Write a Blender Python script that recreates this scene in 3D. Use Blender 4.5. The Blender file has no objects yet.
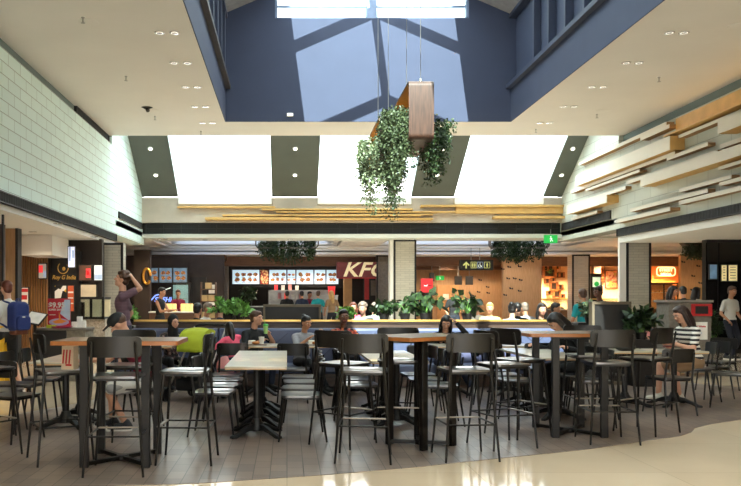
import bpy, bmesh, math, random
from mathutils import Vector, Matrix, Euler
R_ = random.Random(7)
PI = math.pi
SC = bpy.context.scene
COL = SC.collection
V = Vector

# ------------------------------------------------------------------ camera frame helpers
F, CX, CY, EYE = 800.0, 287.0, 299.0, 1.4
def PX(px, Y): return (px-CX)*Y/F
def PZ(py, Y): return EYE+(CY-py)*Y/F

# ------------------------------------------------------------------ materials
def lin(c):
    return tuple((x/255/12.92) if x/255 <= .04045 else ((x/255+.055)/1.055)**2.4 for x in c)
MATS = {}
def mat(name, rgb, rough=.5, metal=0, var=.12, scale=6.0, emit=0, spec=.5, bump=0, coat=0):
    """simple procedural surface: base colour broken up by noise"""
    if name in MATS: return MATS[name]
    m = bpy.data.materials.new(name); m.use_nodes = True
    nt = m.node_tree; b = nt.nodes['Principled BSDF']
    c = lin(rgb)
    tc = nt.nodes.new('ShaderNodeTexCoord'); no = nt.nodes.new('ShaderNodeTexNoise')
    no.inputs['Scale'].default_value = scale; no.inputs['Detail'].default_value = 3
    nt.links.new(tc.outputs['Object'], no.inputs['Vector'])
    rp = nt.nodes.new('ShaderNodeValToRGB')
    rp.color_ramp.elements[0].position = .3; rp.color_ramp.elements[1].position = .7
    rp.color_ramp.elements[0].color = tuple(x*(1-var) for x in c)+(1,)
    rp.color_ramp.elements[1].color = tuple(min(1, x*(1+var)) for x in c)+(1,)
    nt.links.new(no.outputs['Fac'], rp.inputs['Fac'])
    nt.links.new(rp.outputs['Color'], b.inputs['Base Color'])
    b.inputs['Roughness'].default_value = rough; b.inputs['Metallic'].default_value = metal
    b.inputs['Specular IOR Level'].default_value = spec
    b.inputs['Coat Weight'].default_value = coat
    if emit:
        nt.links.new(rp.outputs['Color'], b.inputs['Emission Color'])
        b.inputs['Emission Strength'].default_value = emit
    if bump:
        bp = nt.nodes.new('ShaderNodeBump'); bp.inputs['Strength'].default_value = bump
        nt.links.new(no.outputs['Fac'], bp.inputs['Height']); nt.links.new(bp.outputs['Normal'], b.inputs['Normal'])
    MATS[name] = m
    return m
def wood(name, c1, c2, rough=.45, sc=(1, 12, 12), coat=0):
    m = bpy.data.materials.new(name); m.use_nodes = True; nt = m.node_tree; b = nt.nodes['Principled BSDF']
    tc = nt.nodes.new('ShaderNodeTexCoord'); mp = nt.nodes.new('ShaderNodeMapping'); mp.inputs['Scale'].default_value = sc
    no = nt.nodes.new('ShaderNodeTexNoise'); no.inputs['Scale'].default_value = 3; no.inputs['Detail'].default_value = 6
    rp = nt.nodes.new('ShaderNodeValToRGB')
    rp.color_ramp.elements[0].position = .35; rp.color_ramp.elements[1].position = .65
    rp.color_ramp.elements[0].color = lin(c1)+(1,); rp.color_ramp.elements[1].color = lin(c2)+(1,)
    nt.links.new(tc.outputs['Object'], mp.inputs['Vector']); nt.links.new(mp.outputs['Vector'], no.inputs['Vector'])
    nt.links.new(no.outputs['Fac'], rp.inputs['Fac']); nt.links.new(rp.outputs['Color'], b.inputs['Base Color'])
    b.inputs['Roughness'].default_value = rough; b.inputs['Coat Weight'].default_value = coat
    MATS[name] = m; return m
def brick(name, c1, c2, mortar, bw, bh, msize, rot=(0, 0, 0), rough=.4, offset=.5, spec=.5, rotz=0, loc=(0, 0, 0), bump=.2, noisy=0, wall=False):
    m = bpy.data.materials.new(name); m.use_nodes = True; nt = m.node_tree; b = nt.nodes['Principled BSDF']
    tc = nt.nodes.new('ShaderNodeTexCoord'); mp = nt.nodes.new('ShaderNodeMapping')
    mp.vector_type = 'POINT'; mp.inputs['Rotation'].default_value = rot; mp.inputs['Location'].default_value = loc
    br = nt.nodes.new('ShaderNodeTexBrick'); br.offset = offset
    br.inputs['Scale'].default_value = 1; br.inputs['Brick Width'].default_value = bw; br.inputs['Row Height'].default_value = bh
    br.inputs['Mortar Size'].default_value = msize; br.inputs['Mortar Smooth'].default_value = .2
    br.inputs['Color1'].default_value = lin(c1)+(1,); br.inputs['Color2'].default_value = lin(c2)+(1,); br.inputs['Mortar'].default_value = lin(mortar)+(1,)
    nt.links.new(tc.outputs['Object'], mp.inputs['Vector']); nt.links.new(mp.outputs['Vector'], br.inputs['Vector'])
    if wall:
        se = nt.nodes.new('ShaderNodeSeparateXYZ'); cb = nt.nodes.new('ShaderNodeCombineXYZ'); nt.links.new(tc.outputs['Object'], se.inputs[0])
        nt.links.new(se.outputs[1], cb.inputs[0]); nt.links.new(se.outputs[2], cb.inputs[1]); nt.links.new(cb.outputs[0], br.inputs['Vector'])
    out = br.outputs['Color']
    if noisy:
        no = nt.nodes.new('ShaderNodeTexNoise'); no.inputs['Scale'].default_value = 2.2; no.inputs['Detail'].default_value = 6
        nt.links.new(tc.outputs['Object'], no.inputs['Vector'])
        mx = nt.nodes.new('ShaderNodeMix'); mx.data_type = 'RGBA'; mx.blend_type = 'MULTIPLY'; mx.inputs[0].default_value = noisy
        nt.links.new(out, mx.inputs[6]); nt.links.new(no.outputs['Color'], mx.inputs[7])
        hs = nt.nodes.new('ShaderNodeRGBToBW'); nt.links.new(no.outputs['Color'], hs.inputs[0]); nt.links.new(hs.outputs[0], mx.inputs[7])
        out = mx.outputs[2]
    nt.links.new(out, b.inputs['Base Color'])
    b.inputs['Roughness'].default_value = rough; b.inputs['Specular IOR Level'].default_value = spec
    if bump:
        bp = nt.nodes.new('ShaderNodeBump'); bp.inputs['Strength'].default_value = bump; bp.inputs['Distance'].default_value = .004; bp.invert = True
        nt.links.new(br.outputs['Fac'], bp.inputs['Height']); nt.links.new(bp.outputs['Normal'], b.inputs['Normal'])
    MATS[name] = m; return m
def stripes(name, c1, c2, freq, axis='Z', rough=.8, ratio=.5):
    m = bpy.data.materials.new(name); m.use_nodes = True; nt = m.node_tree; b = nt.nodes['Principled BSDF']
    tc = nt.nodes.new('ShaderNodeTexCoord'); w = nt.nodes.new('ShaderNodeTexWave'); w.bands_direction = axis
    w.inputs['Scale'].default_value = freq; w.inputs['Distortion'].default_value = .4
    rp = nt.nodes.new('ShaderNodeValToRGB'); rp.color_ramp.interpolation = 'CONSTANT'
    rp.color_ramp.elements[0].color = lin(c1)+(1,); rp.color_ramp.elements[1].color = lin(c2)+(1,); rp.color_ramp.elements[1].position = ratio
    nt.links.new(tc.outputs['Object'], w.inputs['Vector']); nt.links.new(w.outputs['Fac'], rp.inputs['Fac']); nt.links.new(rp.outputs['Color'], b.inputs['Base Color'])
    b.inputs['Roughness'].default_value = rough; MATS[name] = m; return m
def blotch(name, cols, scale=12, rough=.8, emit=0):
    """irregular patches of several colours (printed fabric, pictures)"""
    m = bpy.data.materials.new(name); m.use_nodes = True; nt = m.node_tree; b = nt.nodes['Principled BSDF']
    tc = nt.nodes.new('ShaderNodeTexCoord'); vo = nt.nodes.new('ShaderNodeTexVoronoi'); vo.inputs['Scale'].default_value = scale
    sep = nt.nodes.new('ShaderNodeSeparateColor'); rp = nt.nodes.new('ShaderNodeValToRGB'); rp.color_ramp.interpolation = 'CONSTANT'
    e = rp.color_ramp.elements
    e[0].color = lin(cols[0])+(1,); e[1].color = lin(cols[1])+(1,); e[1].position = 1/len(cols)
    for i, c in enumerate(cols[2:], 2):
        k = e.new(i/len(cols)); k.color = lin(c)+(1,)
    nt.links.new(tc.outputs['Object'], vo.inputs['Vector']); nt.links.new(vo.outputs['Color'], sep.inputs[0]); nt.links.new(sep.outputs[0], rp.inputs['Fac'])
    nt.links.new(rp.outputs['Color'], b.inputs['Base Color']); b.inputs['Roughness'].default_value = rough
    if emit:
        nt.links.new(rp.outputs['Color'], b.inputs['Emission Color']); b.inputs['Emission Strength'].default_value = emit
    MATS[name] = m; return m
def glass(name, tint=(235, 245, 245), gloss=.06):
    m = bpy.data.materials.new(name); m.use_nodes = True; nt = m.node_tree
    nt.nodes.remove(nt.nodes['Principled BSDF']); out = nt.nodes['Material Output']
    t = nt.nodes.new('ShaderNodeBsdfTransparent'); t.inputs[0].default_value = lin(tint)+(1,)
    g = nt.nodes.new('ShaderNodeBsdfGlossy'); g.inputs['Roughness'].default_value = .03
    mx = nt.nodes.new('ShaderNodeMixShader'); mx.inputs[0].default_value = gloss
    nt.links.new(t.outputs[0], mx.inputs[1]); nt.links.new(g.outputs[0], mx.inputs[2]); nt.links.new(mx.outputs[0], out.inputs[0])
    MATS[name] = m; return m

# ------------------------------------------------------------------ mesh builder
def basis(d):
    d = V(d).normalized(); u = V((0, 0, 1)) if abs(d.z) < .95 else V((1, 0, 0))
    a = d.cross(u).normalized(); return a, a.cross(d).normalized(), d
class MB:
    def __init__(s): s.v = []; s.f = []
    def add(s, vs, fs, M=None):
        o = len(s.v)
        s.v += [tuple(M @ V(p)) if M else tuple(p) for p in vs]
        s.f += [tuple(i+o for i in f) for f in fs]; return s
    def box(s, c, d, M=None):
        x, y, z = c; a, b, e = d[0]/2, d[1]/2, d[2]/2
        vs = [(x+i*a, y+j*b, z+k*e) for k in (-1, 1) for j in (-1, 1) for i in (-1, 1)]
        return s.add(vs, [(0, 2, 3, 1), (4, 5, 7, 6), (0, 1, 5, 4), (2, 6, 7, 3), (0, 4, 6, 2), (1, 3, 7, 5)], M)
    def bb(s, x0, x1, y0, y1, z0, z1, M=None):
        return s.box(((x0+x1)/2, (y0+y1)/2, (z0+z1)/2), (x1-x0, y1-y0, z1-z0), M)
    def tube(s, pts, r, n=8, M=None):
        pts = [V(p) for p in pts]; rs = r if isinstance(r, (list, tuple)) else [r]*len(pts)
        vs = []; fs = []; a0 = None
        for i, p in enumerate(pts):
            d = (pts[min(i+1, len(pts)-1)]-pts[max(i-1, 0)])
            a, b, d = basis(d)
            if a0 is not None:
                a = (a0-d*a0.dot(d)).normalized(); b = a.cross(d)
            a0 = a
            for k in range(n):
                t = 2*PI*k/n; vs.append(p+(a*math.cos(t)+b*math.sin(t))*rs[i])
        for i in range(len(pts)-1):
            for k in range(n):
                fs.append((i*n+k, i*n+(k+1) % n, (i+1)*n+(k+1) % n, (i+1)*n+k))
        fs.append(tuple(range(n-1, -1, -1))); fs.append(tuple((len(pts)-1)*n+k for k in range(n)))
        return s.add(vs, fs, M)
    def lathe(s, prof, c=(0, 0, 0), n=24, M=None, sx=1, sy=1):
        vs = []; fs = []
        for r, z in prof:
            for k in range(n):
                t = 2*PI*k/n; vs.append((c[0]+r*sx*math.cos(t), c[1]+r*sy*math.sin(t), c[2]+z))
        m = len(prof)
        for i in range(m-1):
            for k in range(n): fs.append((i*n+k, i*n+(k+1) % n, (i+1)*n+(k+1) % n, (i+1)*n+k))
        fs.append(tuple(range(n-1, -1, -1))); fs.append(tuple((m-1)*n+k for k in range(n)))
        return s.add(vs, fs, M)
    def ell(s, c, r, n=12, m=8, M=None):
        """ellipsoid; M (3x3) orients it around its centre c"""
        vs = [(0, 0, -r[2])]; fs = []
        for i in range(1, m):
            ph = -PI/2+PI*i/m
            for k in range(n):
                t = 2*PI*k/n; vs.append((r[0]*math.cos(ph)*math.cos(t), r[1]*math.cos(ph)*math.sin(t), r[2]*math.sin(ph)))
        vs.append((0, 0, r[2])); L = len(vs)-1
        for k in range(n):
            fs.append((0, 1+(k+1) % n, 1+k)); fs.append((L, L-n+k, L-n+(k+1) % n))
        for i in range(m-2):
            for k in range(n):
                a = 1+i*n; fs.append((a+k, a+(k+1) % n, a+n+(k+1) % n, a+n+k))
        c = V(c); vs = [(M @ V(p) if M else V(p))+c for p in vs]
        return s.add(vs, fs)
    def cone(s, a, b, ra, rb, n=10):
        """rounded tapered limb from a to b"""
        a, b = V(a), V(b); d = (b-a); L = max(d.length, 1e-4); d = d/L
        pts = [a-d*ra*.98, a-d*ra*.75, a-d*ra*.35, a, b, b+d*rb*.35, b+d*rb*.75, b+d*rb*.98]
        rs = [ra*.15, ra*.66, ra*.94, ra, rb, rb*.94, rb*.66, rb*.15]
        return s.tube(pts, rs, n)
    def prism(s, poly, z0, z1, M=None):
        n = len(poly)
        vs = [(x, y, z0) for x, y in poly]+[(x, y, z1) for x, y in poly]
        fs = [tuple(range(n-1, -1, -1)), tuple(range(n, 2*n))]+[(i, (i+1) % n, n+(i+1) % n, n+i) for i in range(n)]
        return s.add(vs, fs, M)
    def build(s, name, m, parent=None, bevel=0, smooth=True, kind=None, label=None, ang=40, seg=2):
        me = bpy.data.meshes.new(name); me.from_pydata(s.v, [], s.f); me.update()
        bm = bmesh.new(); bm.from_mesh(me); bmesh.ops.recalc_face_normals(bm, faces=bm.faces); bm.to_mesh(me); bm.free()
        o = bpy.data.objects.new(name, me); COL.objects.link(o); me.materials.append(m)
        if smooth:
            for p in me.polygons: p.use_smooth = True
            me.set_sharp_from_angle(angle=math.radians(ang))
        if bevel:
            b = o.modifiers.new('bevel', 'BEVEL'); b.width = bevel; b.segments = seg; b.limit_method = 'ANGLE'; b.angle_limit = math.radians(40)
        if parent: o.parent = parent
        if kind: o['kind'] = kind
        if label: o['label'] = label
        return o
def rrect(w, h, r, n=4, cx=0, cy=0):
    p = []
    for sx, sy, a0 in ((1, 1, 0), (-1, 1, 90), (-1, -1, 180), (1, -1, 270)):
        for k in range(n+1):
            a = math.radians(a0+90*k/n); p.append((cx+sx*(w/2-r)+r*math.cos(a), cy+sy*(h/2-r)+r*math.sin(a)))
    return p
XZ = Matrix(((1, 0, 0), (0, 0, -1), (0, 1, 0))).to_4x4()       # (x,y,z) -> (x,-z,y): drawing plane faces the camera
def T(x, y, z): return Matrix.Translation((x, y, z))
def tag(o, label, cat, group=None):
    o['label'] = label; o['category'] = cat
    if group: o['group'] = group
    return o
def thing(name, label, cat, loc=(0, 0, 0), rz=0, group=None):
    o = bpy.data.objects.new(name, None); COL.objects.link(o); o.location = loc; o.rotation_euler = (0, 0, rz)
    o.empty_display_size = .1
    return tag(o, label, cat, group)
def copy_tree(o, parent=None):
    c = o.copy(); COL.objects.link(c)
    if parent: c.parent = parent
    for ch in list(o.children): copy_tree(ch, c)
    return c
class Maker:
    """first call places the prototype itself, later calls a copy of it"""
    def __init__(s, fn): s.fn = fn; s.p = None
    def __call__(s, loc, rz, label, group=None):
        if s.p is None: s.p = o = s.fn()
        else: o = copy_tree(s.p)
        o.location = loc; o.rotation_euler = (0, 0, rz); o['label'] = label
        if group: o['group'] = group
        elif 'group' in o: del o['group']
        return o
def mesh_of(o):
    dg = bpy.context.evaluated_depsgraph_get(); dg.update()
    return bpy.data.meshes.new_from_object(o.evaluated_get(dg))
def text(name, s, loc, size, m, parent=None, ext=.005, shear=0, bold=0, align='CENTER', rot=(PI/2, 0, 0), sx=1):
    cu = bpy.data.curves.new(name, 'FONT'); cu.body = s; cu.size = size; cu.extrude = ext; cu.shear = shear; cu.offset = bold
    cu.align_x = align; cu.align_y = 'CENTER'; cu.resolution_u = 3
    t = bpy.data.objects.new(name, cu); COL.objects.link(t)
    me = mesh_of(t); bpy.data.objects.remove(t); bpy.data.curves.remove(cu)
    o = bpy.data.objects.new(name, me); COL.objects.link(o); me.name = name
    me.materials.clear(); me.materials.append(m)
    M = Matrix.Translation(loc) @ Euler(rot).to_matrix().to_4x4() @ Matrix.Diagonal((sx, 1, 1, 1))
    me.transform(M)
    if parent: o.parent = parent
    return o
def lamp(name, loc, power, color=(1, .85, .65), size=.3, spot=None, rot=None):
    l = bpy.data.lights.new(name, 'SPOT' if spot else 'POINT'); l.energy = power; l.color = color; l.shadow_soft_size = size
    if spot: l.spot_size = spot; l.spot_blend = .6
    o = bpy.data.objects.new(name, l); COL.objects.link(o); o.location = loc
    if rot: o.rotation_euler = rot
    return o

# ------------------------------------------------------------------ palette
black = mat('black_powder_coat', (18, 14, 12), .4, 0, .08, spec=.35)
blackw = mat('black_stained_ply', (27, 24, 22), .38, 0, .12, 9, spec=.4)
seatm = mat('black_seat_laminate', (34, 34, 35), .30, 0, .06, 9, spec=1.0, coat=.6)
iron = mat('cast_iron', (24, 22, 22), .5, .2, .2, 20, bump=.1)
tabw = wood('pale_oak_tabletop', (178, 166, 144), (206, 196, 174), .34, (1, 14, 14), .6)
edge = wood('plywood_edge', (196, 150, 100), (214, 172, 120), .5, (3, 3, 30))
barw = wood('bar_tabletop_wood', (96, 66, 42), (124, 86, 54), .3, (1, 10, 10), .3)
baredge = mat('bar_table_orange_edge', (158, 96, 46), .4, 0, .12, 14)
walnut = wood('walnut_veneer', (56, 36, 27), (84, 56, 42), .5, (14, 14, 1))
amber = mat('amber_ply_inside', (214, 140, 48), .5)
navyw = mat('navy_wall_paint', (61, 69, 93), .8, 0, .04, 2)
navyd = mat('navy_trim_paint', (54, 62, 84), .6, 0, .05, 2)
darkledge = mat('dark_sill', (52, 48, 54), .6)
cream = mat('cream_ceiling_paint', (226, 222, 217), .85, 0, .02, 1)
white = mat('white_paint', (236, 234, 230), .7, 0, .02, 1)
teal = mat('grey_teal_paint', (116, 130, 130), .8, 0, .04, 2)
beamg = mat('grey_green_soffit', (92, 98, 92), .8, 0, .04, 2)
reveal = mat('pale_blue_reveal', (206, 226, 230), .7, 0, .02, 2)
slot = mat('black_grille', (22, 22, 24), .6)
slat = mat('grille_slat', (60, 60, 60), .5, .3)
stone = brick('block_wall', (230, 250, 246), (224, 244, 240), (168, 178, 172), .62, .215, .007, wall=True, rough=.75, spec=.3)
stone3 = brick('right_block_wall', (204, 208, 198), (198, 202, 192), (150, 152, 144), .9, .3, .006, wall=True, rough=.75, spec=.3)
stone2 = mat('stone_panel', (196, 186, 172), .8, 0, .06, 3)
plankw = mat('white_plank_face', (222, 216, 202), .6, 0, .03, 2)
gold = mat('gold_timber', (212, 172, 104), .5, .0, .1, 4)
under = mat('shaded_plank_core', (150, 116, 74), .6, 0, .1, 4)  # shadow on the plank undersides is put into this darker brown
goldglow = mat('led_strip_glow', (255, 190, 70), .5, emit=1.6)
marble = brick('cream_marble_floor', (228, 204, 176), (222, 198, 170), (190, 174, 150), 1.525, 1.29, .003, rough=.09, offset=0, bump=0, noisy=.14)
tile = brick('grey_brown_floor_tile', (144, 124, 111), (118, 103, 95), (68, 58, 53), .27, .135, .004, rough=.34, rot=(0, 0, PI/2), bump=.15, noisy=.3)
navy_leather = mat('navy_leather', (76, 84, 112), .42, 0, .08, 5)
darkwood = wood('dark_brown_wood', (58, 42, 34), (80, 60, 48), .45, (1, 12, 12))
midwood = wood('brown_fascia_wood', (92, 60, 40), (112, 76, 52), .5, (1, 10, 10))
goldtrim = mat('gold_edge_trim', (214, 176, 96), .3, .6)
dark = mat('near_black_panel', (26, 23, 22), .5)
dark2 = mat('dark_brown_wall', (52, 40, 34), .7, 0, .15, 3)
coltile = brick('column_tile', (196, 190, 176), (186, 180, 166), (150, 146, 136), .3, .075, .004, rot=(PI/2, 0, 0), rough=.5)
steel = mat('brushed_steel', (170, 168, 164), .35, .8)
greyc = mat('grey_concrete', (112, 104, 94), .75, 0, .2, 18)
glz = glass('skylight_glass')
def frosted(name):
    m = bpy.data.materials.new(name); m.use_nodes = True; nt = m.node_tree
    nt.nodes.remove(nt.nodes['Principled BSDF']); t = nt.nodes.new('ShaderNodeBsdfTranslucent'); t.inputs[0].default_value = (.30, .34, .40, 1)
    nt.links.new(t.outputs[0], nt.nodes['Material Output'].inputs[0]); MATS[name] = m; return m
frost = frosted('frosted_rooflight')
glz2 = glass('display_glass', (225, 232, 230), .1)
blackglass = mat('black_mirror_glass', (14, 12, 12), .05, 0, 0, spec=.9)
lampon = mat('lit_lamp', (255, 244, 224), .5, emit=6)
lampoff = mat('lamp_lens', (240, 236, 228), .3, emit=1.0)
chrome = mat('chrome_ring', (200, 200, 200), .2, 1)
paper = mat('white_paper', (232, 228, 220), .8)
pinkpaper = mat('pink_paper', (226, 150, 150), .8)
red = mat('red_paint', (186, 30, 34), .45)
redlit = mat('lit_red_sign', (226, 58, 60), .5, emit=.4)
darkred = mat('dark_red_sign', (96, 20, 22), .4, emit=.15)
letter = mat('lit_cream_letter', (236, 218, 170), .4, emit=.22)
neon = mat('neon_cream', (255, 222, 150), .4, emit=1.1)
neonblue = mat('neon_blue', (120, 150, 255), .4, emit=1.0)
screenb = mat('screen_pale_blue', (190, 216, 232), .3, emit=.42, var=.05, scale=2)
screend = mat('screen_dim_blue', (104, 134, 160), .3, emit=.2, var=.3, scale=5)
food = blotch('food_picture', [(120, 66, 34), (176, 110, 54), (90, 40, 26), (206, 150, 80)], 40, .5, .16)
foodred = blotch('food_picture_red', [(150, 24, 26), (190, 110, 60), (70, 26, 22), (220, 180, 120)], 26, .5, .25)
greenlit = mat('lit_exit_green', (30, 160, 66), .4, emit=.4)
whitelit = mat('lit_white_symbol', (240, 255, 240), .4, emit=.5)
yellowsym = mat('yellow_symbol', (210, 210, 130), .4, emit=.22)
bluesym = mat('pale_blue_symbol', (150, 170, 200), .4, emit=.2)
orangewall = mat('orange_shop_wall', (250, 220, 170), .7, 0, .04, 1)
orangepaint = mat('orange_paint_wall', (236, 140, 70), .7, 0, .04, 1)
woodwall = wood('tan_wood_wall', (168, 130, 92), (184, 146, 106), .6, (10, 10, 1))
oakslat = wood('oak_slat', (150, 104, 62), (178, 128, 80), .5, (10, 10, 1))
leaf_d = blotch('dark_green_leaf', [(30, 48, 24), (42, 64, 30), (56, 78, 38), (36, 56, 32)], 30, .5)
leaf_g = blotch('trailing_green_leaf', [(58, 72, 44), (76, 90, 58), (92, 106, 72), (48, 62, 38)], 30, .55)
leaf_s = blotch('silver_green_leaf', [(120, 134, 100), (92, 110, 72), (142, 150, 118), (80, 98, 62)], 30, .55)
leaf_b = blotch('bright_green_leaf', [(112, 164, 78), (132, 184, 92), (92, 142, 64)], 30, .5)
# ================================================================== THE SETTING
def S(name, mb, m, bevel=0, smooth=False): return mb.build(name, m, None, bevel, smooth, kind='structure')
WL, WR, CH = -4.75, 9.0, 5.83
# --- floors
S('floor', MB().bb(-14, 19, -17, 40, -.2, 0), marble)
isl = [(-2.6, 5.94), (-1.4, 5.98), (-.7, 6.06), (.18, 6.32), (1.0, 6.62), (1.82, 7.0), (2.75, 7.42), (3.65, 7.95), (4.0, 8.16), (4.25, 8.4), (4.42, 8.68), (4.75, 8.95), (5.3, 9.3),
       (6.1, 9.75), (6.8, 10.4), (7.2, 11.2), (7.3, 12.0), (7.1, 12.7), (6.7, 13.4), (6.3, 14.2), (6.0, 16), (-2.6, 16), (-2.6, 13), (-2.55, 11.8), (-2.7, 11.0), (-2.95, 10.35),
       (-3.4, 9.55), (-4.0, 8.8), (-4.5, 8.0), (-4.5, 7.1), (-3.9, 6.4), (-3.2, 6.05)]
S('trim_1', MB().prism(isl, -.05, .004), tile)
# --- main ceiling with the roof opening
AX0, AX1, AY0, AY1 = -1.53, 5.59, 3.3, 20.0
c = MB(); c.bb(-14, AX0-.02, -16, 21.7, CH, CH+.3); c.bb(AX1+.02, 19, -16, 21.7, CH, CH+.3)
c.bb(AX0-.02, AX1+.02, -1.5, AY0-.02, CH, CH+.3); c.bb(AX0-.02, AX1+.02, -16, -10, CH, CH+.3); c.bb(AX0-.02, AX1+.02, AY1+.02, 21.7, CH, CH+.3)  # leaves an added, unseen opening behind the camera for daylight
S('ceiling', c, cream)
# --- left and right wall above the side shops
S('wall_left', MB().bb(WL-.5, WL, -16, 26.6, 3.2, 5.6), stone)
S('trim_2', MB().bb(WL-.5, WL-.12, -16, 21.7, 5.6, CH), teal)
S('ceiling_left', MB().bb(-14, WL-.04, -16, 22.2, 2.9, 2.99).bb(WL-.45, WL-.09, -16, 22.2, 2.99, 3.2), white)
S('wall_right', MB().bb(WR, WR+.5, -16, 26.6, 3.3, 5.6), stone3)
S('trim_3', MB().bb(WR+.12, WR+.5, -16, 21.7, 5.6, CH), teal)
S('ceiling_right', MB().bb(WR+.04, 19, -16, 21.8, 2.93, 3.09).bb(WR+.09, WR+.45, -16, 21.8, 3.09, 3.3), white)
S('trim_4', MB().bb(-14, WL, 22.2, 26.4, 3.45, 3.6).bb(WR, 19, 21.8, 26.4, 3.45, 3.6), white)
S('trim_5', MB().bb(-14, WL-.5, 22.1, 22.2, 2.9, 3.6).bb(WR+.5, 19, 21.7, 21.8, 2.93, 3.6), white)

def grille(label, x, y0, y1, z0, z1, face):
    """long linear air grille set in a wall facing +x (face 1) or -x (face -1)"""
    t = thing('air_grille', label, 'air grille', (x, (y0+y1)/2, z0))
    L = y1-y0; h = z1-z0
    MB().bb(-.05, .0, -L/2, L/2, 0, h).build('backing', slot, t)
    fr = MB()
    for z in (0, h-.012): fr.bb(-.03, .03, -L/2, L/2, z, z+.012)
    for y in (-L/2, L/2-.02): fr.bb(-.03, .03, y, y+.02, 0, h)
    fr.build('frame', slat, t)
    n = int(L/.06); vs = []; fs = []
    for i in range(n+1):
        x = .018 if i % 2 else -.02; y = -L/2+i*L/n; vs += [(x, y, .01), (x, y, h-.01)]
        if i: fs.append((2*i-2, 2*i, 2*i+1, 2*i-1))
    MB().add(vs, fs).build('fins', slat, t, smooth=False)
    if face < 0: t.rotation_euler = (0, 0, PI)
    return t
grille('long black air grille along foot of left block wall', WL+.02, 0, 22.15, 3.0, 3.19, 1)
grille('short black air grille low on left wall by the far corner', WL+.02, 22.5, 26.1, 3.68, 3.86, 1)
grille('black air grille at top of left block wall under the ceiling', WL-.08, 18.3, 21.65, 5.6, 5.82, 1)
grille('long grey air grille along foot of right planked wall', WR-.02, 0, 21.75, 3.1, 3.3, -1)
grille('short black air grille low on right wall by the far corner', WR-.02, 22.2, 26.1, 3.62, 3.86, -1)

# --- rear upstand under the sloping roof
S('wall_back', MB().bb(WL, WR, 26.2, 26.9, 3.9, 4.72), stone2)
S('trim_6', MB().bb(WL, WR, 26.35, 26.9, 3.53, 3.9), slot)
S('trim_7', MB().bb(-14, 19, 26.2, 27.5, 3.4, 3.53), mat('pale_soffit_paint', (212, 214, 206), .85, 0, .02, 1))
t = thing('air_grille', 'long black linear grille across the rear wall under gold battens', 'air grille', (0, 26.3, 3.55))
MB().bb(WL+.1, WR-.1, .0, .05, 0, .33).build('backing', slot, t)
for z in (.0, .16, .31): MB().bb(WL+.1, WR-.1, -.03, 0, z, z+.012).build('blade', mat('dark_slat', (34, 34, 36), .5), t)
for i in range(24): MB().bb(WL+.1+i*.58, WL+.12+i*.58, -.02, 0, 0, .33).build('divider', mat('dark_slat', (34, 34, 36), .5), t)
# --- sloping roof: beams and skylight panes
sl = V((0, 4.5, -2.92)).normalized(); nrm = V((0, -sl.z, sl.y))
P0, P1 = V((0, 21.2, 7.98)), V((0, 26.2, 4.74))
def slope_box(mb, x0, x1, lo, hi):
    q = [P0+nrm*lo, P1+nrm*lo, P1+nrm*hi, P0+nrm*hi]
    vs = [(x, p.y, p.z) for x in (x0, x1) for p in q]
    return mb.add(vs, [(0, 1, 2, 3), (7, 6, 5, 4), (0, 4, 5, 1), (1, 5, 6, 2), (2, 6, 7, 3), (3, 7, 4, 0)])
beams = [(WL, -3.56), (-.5, 1.0), (4.06, 5.48), (8.38, WR)]
b = MB(); u = MB()
for x0, x1 in beams:
    slope_box(b, x0, x1, .02, .85); slope_box(u, x0+.004, x1-.004, 0, .03)
S('ceiling_beams', b, reveal); S('trim_8', u, beamg)
k = 0
for (a, b_) in zip(beams[:-1], beams[1:]):
    k += 1
    w = S('window_%d' % k, slope_box(MB(), a[1], b_[0], .80, .83), glz)
    m_ = slope_box(MB(), a[1], b_[0], .62, .9)
s = MB()
for (a, b_) in zip(beams[:-1], beams[1:]): s.bb(a[1], b_[0], 26.12, 27.6, 4.5, 4.73)
S('trim_9', s, white)
S('wall_left_gable', MB().bb(WL-.5, WL, 21.7, 26.9, 5.6, 8.4), stone)
S('wall_right_gable', MB().bb(WR, WR+.5, 21.7, 26.9, 5.6, 8.4), stone3)
S('wall_unseen_front', MB().bb(-14, 19, -16.2, -16, 2.9, CH+.3).bb(-14, -4, -16.2, -16, 0, 2.9).bb(8, 19, -16.2, -16, 0, 2.9), cream)  # unseen wall behind the camera, added to cut frontal sky light
S('wall_upper_sunblock', MB().bb(-8, 12, 21.0, 21.2, CH+.3, 9.9), cream)  # raised out of view so it blocks sun from the rear upstand

# --- atrium: navy walls, clerestory fins, gable roof with glazed middle
RZ0, RSL, RXM = 8.55, .43, 2.0
RZ1 = RZ0+RSL*(RXM-AX0)
def rz(x): return RZ1-RSL*abs(x-RXM)
S('wall_atrium_left', MB().bb(AX0-.3, AX0, AY0, AY1+.2, CH+.004, 6.72).bb(AX0-.3, AX0-.14, AY0, AY1+.2, 6.72, RZ0+.1).bb(AX0-.3, AX0, AY0, AY1, 8.45, RZ0+.1), navyw)
S('wall_atrium_right', MB().bb(AX1, AX1+.3, AY0, AY1+.2, CH+.004, 6.72).bb(AX1+.14, AX1+.3, AY0, AY1+.2, 6.72, RZ0+.1).bb(AX1, AX1+.3, AY0, AY1, 8.45, RZ0+.1), navyw)
wz = 8.42
r = MB(); r.bb(AX0-.3, AX1+.3, AY1, AY1+.25, CH+.004, wz).bb(AX0-.3, -.3, AY1, AY1+.25, wz, RZ0).bb(4.55, AX1+.3, AY1, AY1+.25, wz, RZ0)
YZ = lambda poly: MB().prism(poly, -AY1-.25, -AY1, XZ)
r2 = YZ([(AX0, RZ0), (-.3, RZ0), (-.3, rz(-.3))]); r.add(r2.v, r2.f)
r2 = YZ([(AX1, RZ0), (4.55, rz(4.55)), (4.55, RZ0)]); r.add(r2.v, r2.f)
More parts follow.
